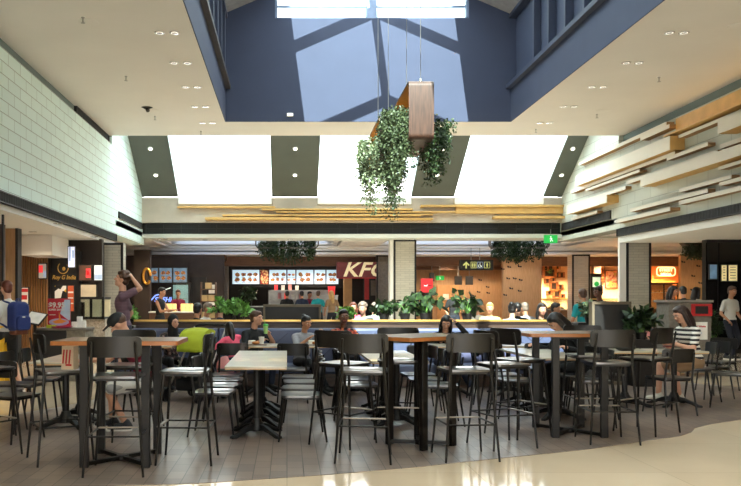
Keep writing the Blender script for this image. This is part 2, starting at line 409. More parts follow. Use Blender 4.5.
S('wall_atrium_back', r, navyw)
S('wall_atrium_front', MB().bb(AX0, AX1, AY0-.2, AY0, CH+.004, 10), navyw)
S('window_4', MB().bb(-.3, 4.55, AY1+.12, AY1+.14, wz, 9.95), glz)
fr = MB()
for x in (-.3, 4.49): fr.bb(x, x+.06, AY1+.02, AY1+.2, wz, rz(x if x < 0 else 4.55))
fr.bb(2.0, 2.24, AY1+.0, AY1+.22, wz, 9.95).bb(-.3, 4.55, AY1+.02, AY1+.2, wz, wz+.03).bb(-.3, 4.55, AY1+.1, AY1+.16, 8.73, 8.78)
S('trim_10', fr, mat('blue_grey_frame', (120, 136, 166), .6))
def ledge(x, sgn, nm, lab):
    t = thing('clerestory_frame', lab, 'wall frame', (x, AY0, 6.72))
    L = AY1-AY0
    MB().bb(-.02, .12, 0, L, -.07, .03).build('sill', darkledge if sgn > 0 else navyd, t)
    for i in range(15):
        y = L-.5-i*1.02
        MB().bb(-.13, .03, y-.05, y+.05, .03, 1.74).build('fin', navyd, t, bevel=.01)
    MB().bb(-.13, .05, 0, L, 1.70, 1.78).build('head_rail', navyd, t)
    if sgn < 0: t.rotation_euler = (0, 0, PI); t.location = (x, AY1, 6.72)
ledge(AX0, 1, 'l', 'navy framed panel band with dark sill on left atrium wall')
ledge(AX1, -1, 'r', 'navy framed panel band with navy sill on right atrium wall')
GX0, GX1 = -.02, 4.1
def roofstrip(mb, x0, x1, y0, y1, th=.2):
    vs = [(x, y, rz(x)+d) for d in (0, th) for y in (y0, y1) for x in (x0, x1)]
    return mb.add(vs, [(0, 1, 3, 2), (4, 6, 7, 5), (0, 4, 5, 1), (2, 3, 7, 6), (0, 2, 6, 4), (1, 5, 7, 3)])
rf = MB(); roofstrip(rf, AX0-.4, GX0, AY0-.2, AY1+.3); roofstrip(rf, GX1, AX1+.4, AY0-.2, AY1+.3)
S('ceiling_atrium', rf, mat('grey_roof_lining', (150, 148, 150), .8))
bars = MB(); bars.bb(RXM-.09, RXM+.09, AY0, AY1, RZ1-.1, RZ1+.12)
for i in range(8):
    y = 18.45-i*2.2
    for x0, x1 in ((GX0, RXM), (RXM, GX1)): roofstrip(bars, x0, x1, y-.10, y+.10, .12)
S('trim_11', bars, navyd)
gl = MB(); roofstrip(gl, GX0, RXM, AY0, AY1, .01); roofstrip(gl, RXM, GX1, AY0, AY1, .01)
gl.v = [(x, y, z+.17) for x, y, z in gl.v]
S('window_5', gl, glz)
S('window_7', MB().bb(AX0-.02, AX1+.02, -10, -1.5, CH+.24, CH+.26), glz)  # added rooflight behind the camera, lets daylight onto the near floor and ceiling

# --- lower rear ceiling: tray with roof lights, shop fascias, outer walls
TY0, TY1 = 27.5, 30.6
S('ceiling_rear', MB().bb(-14, 19, TY1, 32.2, 3.1, 3.25).bb(-14, -4.6, TY0, TY1, 3.4, 3.5).bb(10.6, 19, TY0, TY1, 3.4, 3.5).bb(1.9, 3.4, TY0, TY1, 3.4, 3.5), cream)
tr = MB()
for i, (d, z) in enumerate(((0, 3.25), (.14, 3.36), (.28, 3.47))):
    tr.bb(-14, 19, TY1-.02-d*.6, TY1+.1, z, z+.06)
    for x, sg in ((-4.6, 1), (1.9, -1), (3.4, 1), (10.6, -1)):
        xx = x+sg*d*1.4; tr.bb(min(x, xx), max(x, xx)+.02, TY0, TY1, z+.14, z+.2)
tr.bb(-14, 19, TY1, TY1+.1, 3.2, 4.5).bb(-14, 19, TY0-.6, TY0, 3.5, 4.5)
for x in (-4.7, 1.9, 3.3, 10.6): tr.bb(x, x+.1, TY0, TY1, 3.5, 4.5)
S('trim_12', tr, white)
S('window_6', MB().bb(-4.6, 10.6, TY0, TY1, 4.45, 4.47), frost)
S('ceiling_shops', MB().bb(-14, 19, 32.2, 38, 3.0, 3.15), mat('shop_ceiling', (120, 100, 84), .8))
S('wall_far', MB().bb(-14, 19, 37.8, 38, 0, 3.2), dark2)
S('wall_outer_left', MB().bb(-13.2, -13, -16, 38, 0, 6.5), dark2)
S('wall_outer_right', MB().bb(18, 18.2, -16, 38, 0, 6.5), dark2)
S('trim_13', MB().bb(-13, 18, 32.0, 32.25, 2.72, 3.1), midwood)
S('trim_14', MB().prism([(-7.2, 2.95), (-2.6, 2.95), (-2.75, 2.78), (-7.2, 2.62)], -31.4, -30.9, XZ).bb(-5.6, -2.4, 30.9, 32, 2.9, 3.1), midwood)

# --- tiled columns
def column(x, y, w, top, lab, m=coltile, gap=True):
    t = thing('column', lab, 'column', (x, y, 0)); 
    MB().bb(-w/2, w/2, -w/2, w/2, 0, top).build('shaft', m, t)
    e = MB()
    for sx in (-1, 1): e.bb(sx*w/2-.03, sx*w/2+.03, -w/2-.012, -w/2+.04, 0, top)
    e.bb(-w/2-.03, w/2+.03, -w/2-.012, -w/2+.04, top-.06, top)
    e.build('black_edge_trim', slot, t)
    return t
column(PX(405, 27), 27.35, .70, 3.4, 'pale tiled column right of the red fried chicken sign')
column(PX(583, 30.4), 30.9, .62, 3.1, 'beige tiled column with black edges between two orange shops')
column(PX(637, 22.2), 22.4, .62, 3.45, 'large pale tiled column at end of right planked wall')
column(PX(113, 21.4), 21.6, .50, 2.9, 'cream tiled column behind the man in purple shirt')
column(PX(385, 31), 31.3, .60, 3.1, 'narrow greyish column half hidden behind the central column', greyc)
t = tag(MB().bb(PX(625, 22)-.15, PX(625, 22)+.03, 22.0, 22.09, 0, 3.45).build('column_cover_strip', white), 'white vertical strip on left edge of right tiled column', 'trim strip')
t = tag(MB().bb(PX(394, 27)-.14, PX(394, 27)-.02, 27.0, 27.4, 0, 3.4).build('column_cover_strip', white), 'white vertical strip on left edge of central tiled column', 'trim strip')

# --- ceiling fittings
def mk_down():
    t = thing('downlight', '', 'downlight')
    MB().lathe([(.075, -.012), (.085, -.008), (.085, .0), (.06, .002)], n=20).build('ring', chrome, t)
    MB().lathe([(.058, -.014), (.05, -.012), (.0, -.011)][::-1]+[(.058, -.002)], n=16).build('lens', lampoff, t)
    return t
down = Maker(mk_down)
word = ['nearest', 'second', 'third', 'fourth', 'farthest']
for side, x0, x1 in (('left', -2.12, -1.87), ('right', 6.36, 6.60)):
    for i, y in enumerate((13.3, 15.0, 16.7, 18.4, 20.1)):
        for nm, x in (('left', x0), ('right', x1)):
            down((x, y, CH), 0, '%s round downlight of the %s pair in ceiling %s of atrium' % (nm, word[i], side), 'downlight pairs beside the atrium')
def mk_beamdown():
    t = thing('downlight', '', 'downlight')
    MB().lathe([(.07, -.02), (.08, -.01), (.08, .01)], n=20).build('ring', white, t)
    MB().lathe([(.0, -.024), (.045, -.022), (.05, -.01)], n=16).build('lens', lampon, t)
    return t
bd = Maker(mk_beamdown); th = math.atan2(2.92, 4.5)
for (xc, nm) in ((-4.15, 'left'), (.25, 'middle'), (4.75, 'third'), (8.68, 'right')):
    for q, f_ in (('upper', .62), ('lower', .82)):
        p = P0.lerp(P1, f_)
        o = bd((xc, p.y, p.z-.004), 0, '%s lit downlight on the %s sloping grey beam' % (q, nm), 'downlights on sloping beams'); o.rotation_euler = (-th, 0, 0)
for i, (px, lab) in enumerate(((160, 'first'), (290, 'second'), (412, 'third'), (472, 'fourth'), (600, 'fifth'))):
    down((PX(px, 26.9), 26.85, 3.4), 0, '%s downlight from the left in the low rear ceiling edge' % lab, 'downlights in the low rear ceiling')
def mk_speaker():
    t = thing('ceiling_speaker', '', 'ceiling speaker')
    MB().lathe([(0, -.012), (.13, -.012), (.15, -.004), (.15, 0)], n=28).build('grille', mat('speaker_grille', (172, 162, 150), .8), t)
    MB().lathe([(.15, -.013), (.165, -.008), (.165, 0), (.15, 0)], n=28).build('rim', cream, t); return t
sp = Maker(mk_speaker)
for px, py, lab in ((89, 22, 'round flush speaker in left ceiling near the front'), (152, 110.5, 'round flush speaker in left ceiling toward the skylights'), (603, 110.5, 'round flush speaker in right ceiling'), (738, 26, 'round flush speaker in right ceiling at the right edge')):
    Y = (CH-EYE)*F/(CY-py); sp((PX(px, Y), Y, CH+.002), 0, lab)
def mk_sprink():
    t = thing('ceiling_sprinkler', '', 'sprinkler')
    MB().lathe([(.0, -.10), (.035, -.10), (.035, -.094), (.012, -.09), (.012, -.03), (.02, -.025), (.03, -.006), (.03, 0)], n=14).build('head', steel, t)
    MB().lathe([(.03, -.007), (.045, -.004), (.045, 0)], n=16).build('collar', white, t); return t
sk = Maker(mk_sprink)
for px, py, lab in ((83, 17, 'small sprinkler by the front left speaker'), (126, 76, 'small sprinkler in middle of left ceiling'), (155, 116, 'small sprinkler by the rear left speaker'), (201, 131, 'small sprinkler at far edge of left ceiling'),
                    (659, 77, 'small sprinkler in middle of right ceiling'), (597, 114, 'small sprinkler by the right speaker'), (536, 129, 'small sprinkler at far edge of right ceiling')):
    Y = (CH-EYE)*F/(CY-py); sk((PX(px, Y), Y, CH+.002), 0, lab)
t = thing('spotlight', 'dark recessed swivel spotlight in left ceiling', 'spotlight', (PX(147, 18.5), 18.5, CH))
MB().lathe([(0, -.03), (.07, -.03), (.09, -.01), (.13, 0)], n=20).build('body', slot, t); MB().tube([(0, 0, -.01), (.03, -.05, -.09)], .045, 12).build('swivel_head', dark, t)
t = thing('emergency_light', 'small white emergency light low on the navy atrium wall', 'emergency light', (PX(290, 20), 19.97, PZ(115, 20)))
MB().box((0, 0, 0), (.16, .05, .08)).build('body', white, t, bevel=.01); MB().box((0, -.03, 0), (.12, .01, .05)).build('lens', lampoff, t)

# --- planks on the right wall  (y0 far .. y1 near, z0..z1, depth)
PL = [(24.2, 18.6, 5.44, 5.52, .34), (19.9, 18.4, 5.34, 5.42, .40), (24.0, 18.1, 4.78, 5.09, .46), (24.9, 18.2, 4.68, 4.76, .34), (18.0, 6, 5.02, 5.08, .36), (18.6, 16.8, 4.62, 4.69, .32),
      (20.8, 16.4, 4.38, 4.46, .34), (16.3, 6, 4.46, 4.54, .34), (19.6, 6, 4.15, 4.36, .46), (16.0, 6, 4.70, 4.95, .52), (25.3, 20.9, 4.27, 4.35, .30), (24.8, 21.7, 4.02, 4.23, .44),
      (24.9, 22.8, 3.85, 3.92, .30), (20.6, 16.8, 3.64, 3.72, .32), (21.4, 18.3, 3.42, 3.50, .46), (18.0, 6, 3.52, 3.60, .34), (16.3, 6, 4.03, 4.09, .40), (16.3, 6, 3.70, 3.77, .36), (18.0, 15.9, 3.80, 3.87, .32), (23.6, 20.0, 4.58, 4.64, .36)]
for i, (y0, y1, z0, z1, d) in enumerate(PL):
    size = 'deep white box plank' if z1-z0 > .15 else 'thin white plank'
    zn = 'near top' if z0 > 5 else 'in the upper half' if z0 > 4.5 else 'in the middle' if z0 > 4 else 'near the foot'
    ext = 'running toward the camera' if y1 < 7 else 'stopping midway'
    d = d*.5 if z1-z0 < .15 else d*.72
    t = thing('wall_plank', '%s %s of right wall, %s, number %d up' % (size, zn, ext, 1+sorted(p[2] for p in PL).index(z0)), 'wall plank', (WR, y1, z0), 0, 'planks on the right wall')
    L = y0-y1; h = z1-z0
    MB().bb(-d, 0, 0, L, .0, h).build('board', under if h < .15 else gold, t)
    MB().bb(-d-.014, -d, 0.0, L, -.004, h+.004).build('white_face', plankw, t)
t = thing('cove_light', 'glowing amber light strip high on the right wall', 'cove light', (WR, 0, 5.14))
MB().bb(-.30, 0, 6, 18.5, .0, .03).build('shelf', gold, t)
MB().bb(-.06, -.0, 6, 18.4, .06, .4).build('back_panel', gold, t)
MB().bb(-.12, -.08, 6, 18.4, .03, .055).build('led_strip', goldglow, t)

# --- gold battens on the rear upstand
for x0, x1, py, h, d, lab in ((178, 275, 207.5, .05, .16, 'highest gold batten at left'), (262, 412, 210, .06, .22, 'gold batten left of the hanging planter'), (223, 420, 216, .06, .26, 'long gold batten in the lower left group'),
                         (206, 300, 219.5, .08, .34, 'lowest gold batten at far left'), (300, 432, 219.5, .07, .22, 'lowest gold batten at centre'), (276, 455, 212.5, .05, .2, 'pale gold batten across the middle'),
                         (420, 566, 206.5, .07, .22, 'highest gold batten at right'), (455, 566, 210.5, .22, .14, 'wide gold panel board at right'), (492, 568, 218, .08, .3, 'lowest gold batten at right'), (408, 432, 215, .05, .18, 'short gold batten at centre')):
    Y = 26.2; z = PZ(py, Y)
    t = tag(MB().bb(0, (x1-x0)*Y/F, -d, 0, -h/2, h/2).build('wall_batten', gold, bevel=.006), '%s on the rear wall under skylights' % lab, 'batten', 'gold battens on the rear wall')
    t.location = (PX(x0, Y), Y, z)

# ================================================================== LIGHT AND CAMERA
w = bpy.data.worlds.new('World'); SC.world = w; w.use_nodes = True
bg = w.node_tree.nodes['Background']; bg.inputs[0].default_value = (1, .975, .965, 1); bg.inputs[1].default_value = 4.0
sun = bpy.data.lights.new('sun', 'SUN'); sun.energy = 12.5; sun.angle = .006; sun.color = (1, .95, .88)
so = bpy.data.objects.new('sun', sun); COL.objects.link(so)
so.rotation_euler = V((.13, 1, -1)).to_track_quat('-Z', 'Y').to_euler()
cd = bpy.data.cameras.new('camera'); cam = bpy.data.objects.new('camera', cd); COL.objects.link(cam); SC.camera = cam
cam.location = (0, 0, EYE); cam.rotation_euler = (PI/2, 0, 0)
cd.sensor_width = 36; cd.sensor_fit = 'HORIZONTAL'; cd.lens = 36*F/741
cd.shift_x = (370.5-CX)/741; cd.shift_y = (CY-243)/741; cd.clip_end = 200
SC.view_settings.view_transform = 'Standard'; SC.view_settings.look = 'None'; SC.view_settings.gamma = 1; SC.view_settings.exposure = 1.12; SC.view_settings.use_curve_mapping = False
# ================================================================== FURNITURE
def panel_back(w, h, z, y, curve, th=.014, r=.03, n=10):
    """curved plywood back panel, ends bent forward (+y)"""
    mb = MB(); vs = []; fs = []
    rows = [(-h/2, w/2-r), (-h/2+r*.3, w/2-r*.35), (-h/2+r, w/2), (h/2-r, w/2), (h/2-r*.3, w/2-r*.35), (h/2, w/2-r)]
    for side in (0, 1):
        for dz, hw in rows:
            for i in range(n+1):
                x = -hw+2*hw*i/n
                vs.append((x, y+curve*(x/(w/2))**2+(0 if side == 0 else th)-.06*dz, z+dz))
    N = n+1; m = len(rows); O = N*m
    for j in range(m-1):
        for i in range(n):
            a = j*N+i; fs.append((a, a+1, a+N+1, a+N)); fs.append((O+a, O+a+N, O+a+N+1, O+a+1))
    for i in range(n):
        fs.append((i, O+i, O+i+1, i+1)); a = (m-1)*N+i; fs.append((a, a+1, O+a+1, O+a))
    for j in range(m-1):
        a = j*N; fs.append((a, a+N, O+a+N, O+a)); a = j*N+n; fs.append((a, O+a, O+a+N, a+N))
    return mb.add(vs, fs)
def seat_pan(w, d, z, th=.022, r=.06, dish=.012):
    mb = MB(); o = rrect(w, d, r, 5); n = len(o); vs = []; fs = []
    for k in (1, .93, .8, .55, .25): vs += [(x*k, y*k, z+th-dish*(1-k*k) if k < 1 else z+th-.004) for x, y in o]
    vs.append((0, 0, z+th-dish)); c = len(vs)-1
    for j in range(4): fs += [(j*n+i, j*n+(i+1) % n, (j+1)*n+(i+1) % n, (j+1)*n+i) for i in range(n)]
    fs += [(4*n+i, 4*n+(i+1) % n, c) for i in range(n)]
    b = len(vs); vs += [(x, y, z) for x, y in o]; fs += [(i, b+i, b+(i+1) % n, (i+1) % n) for i in range(n)]; fs.append(tuple(range(b, b+n)))
    return mb.add(vs, fs)
def mk_seat(kind, H, top, back_h):
    t = thing(kind, '', 'bar stool' if kind == 'bar_stool' else 'chair')
    w = .40; sp = .23 if kind == 'bar_stool' else .20
    seat_pan(.41, .40, H-.022).build('seat', seatm, t)
    fr = MB()
    fr.bb(-.17, .17, -.17, -.15, H-.045, H-.022).bb(-.17, .17, .15, .17, H-.045, H-.022).bb(-.17, -.15, -.17, .17, H-.045, H-.022).bb(.15, .17, -.17, .17, H-.045, H-.022)
    fr.build('seat_frame', black, t)
    for s in (-1, 1):
        MB().tube([(s*sp, .22, 0), (s*.172, .165, H-.03)], [.0095, .014], 8).build('leg', black, t)
        MB().tube([(s*(sp+.005), -.25, 0), (s*.180, -.185, H-.03), (s*.178, -.205, H+.10), (s*.172, -.238, top-.04)], [.0095, .014, .013, .010], 8).build('leg', black, t)
    panel_back(.43, back_h, top-back_h/2, -.235, .045).build('backrest', blackw, t)
    if kind == 'bar_stool':
        MB().bb(-.205, .205, .185, .215, .315, .327).build('footrest', mat('light_catching_footrest', (150, 140, 128), .35, .7), t, bevel=.003)  # pale footrest tone: light caught on the flat bar is put into the colour
        for s in (-1, 1): MB().tube([(s*.205, .20, .315), (s*.207, -.225, .315)], .008, 6).build('side_rail', black, t)
        MB().tube([(-.207, -.225, .315), (.207, -.225, .315)], .008, 6).build('rear_rail', black, t)
    return t
stool = Maker(lambda: mk_seat('bar_stool', .79, 1.10, .165))
chair = Maker(lambda: mk_seat('cafe_chair', .455, .80, .165))
# facing: rz=0 sits looking toward +y (back to the camera); +90 looks left, -90 looks right
D = math.radians
ST = [(118.5, 6.50, 2, 'black bar stool nearest the camera, its back hiding middle of left high table'), (186, 6.92, 88, 'black bar stool at right end of left high table, seen side on'),
      (62, 6.95, -62, 'black bar stool at left of left high table with a paper bag on its seat'), (-15, 7.15, -35, 'black bar stool cut off by the left edge of the picture'),
      (129, 7.5, 176, 'black bar stool behind left high table, hiding the man in a cap'),
      (364, 7.0, -8, 'front black bar stool at left of the middle high table'), (344, 7.72, -38, 'black bar stool behind the front one at left of the middle high table'),
      (464, 7.08, 5, 'black bar stool with wide back in front of right half of middle high table'), (503, 7.62, -72, 'black bar stool between middle and right high tables, nearer one'),
      (519, 8.22, -62, 'black bar stool close against left side of right high table'), (606, 7.88, -2, 'black bar stool standing in front of the right high table'),
      (645, 8.42, 36, 'black bar stool at right side of the right high table, facing left'), (398, 8.12, 172, 'black bar stool on far side of the middle high table'), (588, 8.85, 178, 'black bar stool on far side of the right high table')]
for px, Y, a, lab in ST: stool((PX(px, Y), Y, .004), D(a), lab, 'bar stools')

def mk_bar(w_, d_, px_, py_):
    t = thing('bar_table', '', 'high table')
    MB().prism(rrect(w_-.008, d_-.008, .02, 3), 1.014, 1.05).build('tabletop', barw, t, bevel=.003)
    o = rrect(w_, d_, .024, 3); i_ = rrect(w_-.006, d_-.006, .021, 3); n = len(o); vs = [(x, y, z) for q in (o, i_) for z in (1.014, 1.047) for x, y in q]; fs = []
    for k in range(n):
        k2 = (k+1) % n; fs += [(k, k2, n+k2, n+k), (n+k, n+k2, 3*n+k2, 3*n+k), (2*n+k, k, k2, 2*n+k2)] if 0 else [(k, k2, n+k2, n+k), (n+k, n+k2, 3*n+k2, 3*n+k), (k2, k, 2*n+k, 2*n+k2)]
    MB().add(vs, fs).build('edge_band', baredge, t)
    for sx, sy in ((1, 1), (-1, 1), (-1, -1), (1, -1)):
        MB().bb(sx*px_-.036, sx*px_+.036, sy*py_-.022, sy*py_+.022, 0, 1.0).build('leg', black, t, bevel=.004)
        L = math.hypot(px_, py_); M = Matrix.Rotation(math.atan2(sy*py_, sx*px_), 4, 'Z')
        MB().bb(.03, L, -.022, .022, .012, .045, M).build('foot_bar', black, t, bevel=.003)
    MB().bb(-.05, .05, -.05, .05, .008, .05).build('hub', black, t, bevel=.004)
    for sy in (1, -1): MB().bb(-px_-.04, px_+.04, sy*py_-.03, sy*py_+.03, .995, 1.014).build('top_brace', black, t)
    return t
for X_, Y, rz_, dims, lab in ((PX(122.5, 6.93), 6.93, 0, (1.05, .72, .255, .30), 'left high table with orange edge on four black posts, paper bag beside it'), (1.28, 7.66, D(38), (.98, .66, .20, .22), 'middle high table turned at an angle on black posts'), (2.95, 8.38, 0, (1.04, .74, .245, .32), 'right high table with orange edge, behind a broad backed stool')):
    o = mk_bar(*dims); o.location = (X_, Y, .004); o.rotation_euler = (0, 0, rz_); o['label'] = lab; o['group'] = 'high bar tables'

def mk_table(lx=.62, ly=.605):
    t = thing('cafe_table', '', 'table')
    MB().prism(rrect(lx, ly, .015, 3), .705, .727).build('tabletop', tabw, t, bevel=.002)
    MB().prism(rrect(lx-.006, ly-.006, .015, 3), .695, .705).build('underside', edge, t)
    MB().tube([(0, 0, .06), (0, 0, .69)], .036, 14).build('column', iron, t)
    MB().bb(-.2, .2, -.03, .03, .682, .695).bb(-.03, .03, -.2, .2, .682, .695).build('top_bracket', iron, t)
    MB().lathe([(.0, .17), (.045, .17), (.055, .14), (.08, .10), (.075, .05), (0, .04)], n=16).build('boss', iron, t)
    for k in range(4):
        M = Matrix.Rotation(PI/4+k*PI/2, 4, 'Z')
        q = [(.05, .12), (.14, .105), (.24, .06), (.31, .03), (.34, .028), (.35, .0), (.29, .0), (.20, .035), (.12, .055), (.05, .05)]
        MB().prism(q, -.028, .028, M @ XZ).build('foot', iron, t, bevel=.008)
    return t
table = Maker(mk_table)
od = ['nearest', 'second', 'third', 'farthest']
def trow(x, y0, n, name, dx=0):
    for i in range(n):
        table((x+dx*i, y0+.612*i, .004), 0, 'pale square table, %s in %s' % (od[i] if i < n-1 else 'farthest', name), 'tables of '+name)
def chairs(x, y0, n, face, name, side, dy=.612, jit=6):
    for i in range(n):
        chair((x+R_.uniform(-.03, .03), y0+dy*i, .004), D(-90*face+R_.uniform(-jit, jit)), 'black low chair, %s on the %s of %s' % (od[i] if i < n-1 else 'farthest', side, name), 'low chairs along '+name)
A = 'the pale table row left of centre'; B_ = 'the row behind middle high table'; C_ = 'the row behind right high table'
trow(-.31, 8.22, 4, A); chairs(-.73, 8.26, 4, 1, A, 'left'); chairs(.17, 8.0, 4, -1, A, 'right')
trow(1.22, 8.92, 3, B_); chairs(.80, 8.98, 3, 1, B_, 'left'); chairs(1.68, 8.95, 3, -1, B_, 'right')
trow(3.18, 9.42, 3, C_); chairs(2.72, 9.5, 3, 1, C_, 'left'); chairs(3.62, 9.45, 2, -1, C_, 'right', .61)
L_ = 'the table pair at far left'
trow(-2.42, 8.75, 2, L_); chairs(-2.98, 8.35, 3, 1, L_, 'left', .66, 14); chairs(-1.98, 9.3, 1, -1, L_, 'right')
chair((-2.72, 7.95, .004), D(-24), 'black low chair turned away in front of the far left table pair'); 
chair((-1.62, 8.62, .004), D(86), 'black low chair under the man in the black cap')
chair((-3.28, 9.0, .004), D(-70), 'black low chair pushed back at the outer far left by the walkway')
# right-hand girl's tables
table((5.08, 10.5, .004), 0, 'pale table at far right in front of the striped top woman'); table((4.44, 10.52, .004), 0, 'pale table with dark bags left of the striped top woman')
for x, y, a, lab in ((5.72, 10.35, 62, 'black low chair at right end of the far right table, turned sideways'), (5.95, 11.3, 100, 'black low chair behind the turned one at far right'), (5.66, 11.05, 80, 'black low chair holding the woman in striped top'),
                     (4.02, 10.2, -78, 'black low chair at left of the table with dark bags'), (6.75, 10.9, 40, 'black low chair at the right edge of the picture'), (6.55, 12.2, 120, 'black low chair near the right edge by the dark mirrored kiosk'),
                     (4.65, 9.75, 10, 'black low chair in front of the table with dark bags'), (3.86, 10.55, 84, 'black low chair under the slumped person in black')):
    chair((x, y, .004), D(a), lab)
# bench tables and the chairs facing them
for x, lab in ((-.38, 'small pale table before the man with green drink'), (.40, 'small pale table before the woman in grey shirt'), (1.02, 'small pale table before the man in patterned shirt'), (2.42, 'small pale table before the woman holding her head'), (-1.95, 'small pale table before the woman in black headscarf'), (3.25, 'small pale table before the empty right half of bench'), (4.1, 'small pale table at right end of bench')):
    table((x, 11.75, .004), 0, lab)
for x, y, a, lab in ((-.75, 11.02, 4, 'black low chair with its back to us left of the green drink man'), (.10, 10.95, -6, 'black low chair with its back to us before the grey shirt woman'), (.98, 11.0, 3, 'black low chair with its back to us before the patterned shirt man'),
                     (2.72, 11.05, -4, 'black low chair with its back to us before the woman holding her head'), (3.42, 11.1, 8, 'black low chair facing the empty right half of bench'), (4.2, 11.2, 4, 'black low chair facing right end of bench')):
    chair((x, y, .004), D(a), lab)

# --- banquette bench and the half wall behind it
bx = [-2.5, -1.1, .3, 1.7, 3.1, 4.45]
for i in range(5):
    x0, x1 = bx[i], bx[i+1]; L = x1-x0
    t = thing('banquette_seat', '%s section from the left of the navy leather bench along the half wall' % ['first', 'second', 'third', 'fourth', 'fifth'][i], 'bench seat', ((x0+x1)/2, 12.95, 0), 0, 'navy bench sections')
    MB().bb(-L/2+.01, L/2-.01, -.48, 0, .03, .24).build('base', darkwood, t)
    MB().bb(-L/2, L/2, -.56, -.06, .24, .38).build('seat_cushion', navy_leather, t, bevel=.04, seg=3)
    MB().bb(-L/2, L/2, -.13, .02, .36, .93).build('back_cushion', navy_leather, t, bevel=.04, seg=3)
    s = MB()
    for sx in (-1, 1): s.tube([(sx*L*.3, -.133, .5), (0, -.135, .86)], .006, 6); s.tube([(sx*L*.3, -.133, .86), (0, -.135, .5)], .006, 6)
    s.build('stitching', navyd, t)
t = thing('half_wall', 'long dark wooden half wall with gold edge behind navy bench', 'half wall', (1.0, 13.25, 0))
MB().bb(-3.45, 3.55, -.25, .25, 0, 1.0).build('body', darkwood, t); MB().bb(-3.47, 3.57, -.27, .27, 1.0, 1.05).build('top', darkwood, t, bevel=.006)
MB().bb(-3.48, 3.58, -.285, -.27, 1.035, 1.065).build('edge_strip', goldtrim, t)
def divider(x, y, w, h, lab):
    t = thing('divider_screen', lab, 'divider', (x, y, 0))
    MB().bb(-w/2, w/2, -.06, .06, .06, h).build('panel', dark, t)
    f = MB().bb(-w/2-.04, w/2+.04, -.08, .08, h, h+.05).bb(-w/2-.04, -w/2, -.08, .08, 0, h).bb(w/2, w/2+.04, -.08, .08, 0, h).bb(-w/2, w/2, -.08, .08, 0, .06)
    f.build('frame', mat('grey_brown_frame', (104, 90, 72), .6), t, bevel=.006)
divider(PX(610, 13.1), 13.1, .56, 1.31, 'square dark divider panel in grey frame at right end of bench')
divider(PX(292, 15), 15, 1.0, 1.25, 'wide dark divider panel in grey frame behind the grey shirt woman')

# --- things on tables and stools
t = thing('paper_bag', 'white paper takeaway bag with red stripes on a stool at left', 'bag', (PX(70, 6.88), 6.88, .796), D(-20))
M_ = Matrix.Identity(4)
MB().add([(-.06, -.04, 0), (.06, -.04, 0), (.06, .04, 0), (-.06, .04, 0), (-.058, -.034, .2), (.058, -.034, .2), (.058, .034, .2), (-.058, .034, .2)], [(0, 3, 2, 1), (0, 1, 5, 4), (1, 2, 6, 5), (2, 3, 7, 6), (3, 0, 4, 7)]).build('bag_body', mat('paper_bag_paper', (214, 190, 160), .85), t)
for x in (-.042, -.012, .020): MB().add([(x-.008, -.0425, .05), (x+.008, -.0425, .05), (x+.016, -.037, .17), (x-.0, -.037, .17)], [(0, 1, 2, 3)]).build('red_stripe', red, t)
MB().box((.015, -.043, .04), (.06, .001, .016)).build('red_stripe', red, t)
def tray(x, y, lab, cont):
    t = thing('food_tray', lab, 'tray', (x, y, .732)); MB().prism(rrect(.32, .24, .03, 3), 0, .012).build('tray_base', mat('brown_tray', (92, 66, 50), .5), t, bevel=.004)
    if cont == 'box':
        o = tag(MB().bb(-.05, .05, -.04, .04, 0, .055).build('food_box', paper, bevel=.006), 'white food box on '+lab, 'food box'); o.location = (x-.06, y, .745)
    o = tag(MB().lathe([(0, 0), (.03, 0), (.04, .10), (.041, .105), (0, .105)], n=16).build('drink_cup', red if cont == 'red' else paper), 'paper drink cup on '+lab, 'cup'); o.location = (x+.08, y+.03, .745)
    o = tag(MB().ell((0, 0, .022), (.06, .045, .024)).build('burger', mat('bread_crust', (176, 112, 56), .7)), 'burger bun on '+lab, 'food'); o.location = (x, y-.05, .745)
tray(-.45, 11.62, 'tray before the green drink man', 'box'); tray(.42, 11.6, 'tray before the grey shirt woman', 'box'); tray(1.05, 11.6, 'tray before the patterned shirt man', 'red')
t = thing('handbag', 'dark handbag lying on the table left of striped top woman', 'bag', (4.38, 10.35, .73)); MB().ell((0, 0, .045), (.14, .08, .05)).build('bag_body', dark, t); MB().tube([(-.09, 0, .06), (-.05, .0, .13), (.05, 0, .13), (.09, 0, .06)], .008, 6).build('handle', dark, t)
t = thing('handbag', 'black bag standing on the bench by the woman holding her head', 'bag', (2.02, 12.62, .455)); MB().prism(rrect(.26, .22, .05, 4), -.06, .06, T(0, 0, .11) @ XZ).build('bag_body', dark, t, bevel=.02); MB().tube([(-.07, 0, .2), (-.05, .0, .30), (.05, 0, .30), (.07, 0, .2)], .009, 6).build('handle', dark, t)
t = thing('phone', 'red phone wallet held above the far right table', 'phone', (5.12, 10.72, .76), D(20)); MB().prism(rrect(.15, .09, .012, 3), 0, .014).build('wallet_cover', mat('maroon_leather', (110, 34, 40), .5), t); MB().prism(rrect(.135, .075, .008, 3), .014, .016).build('phone_screen', dark, t)

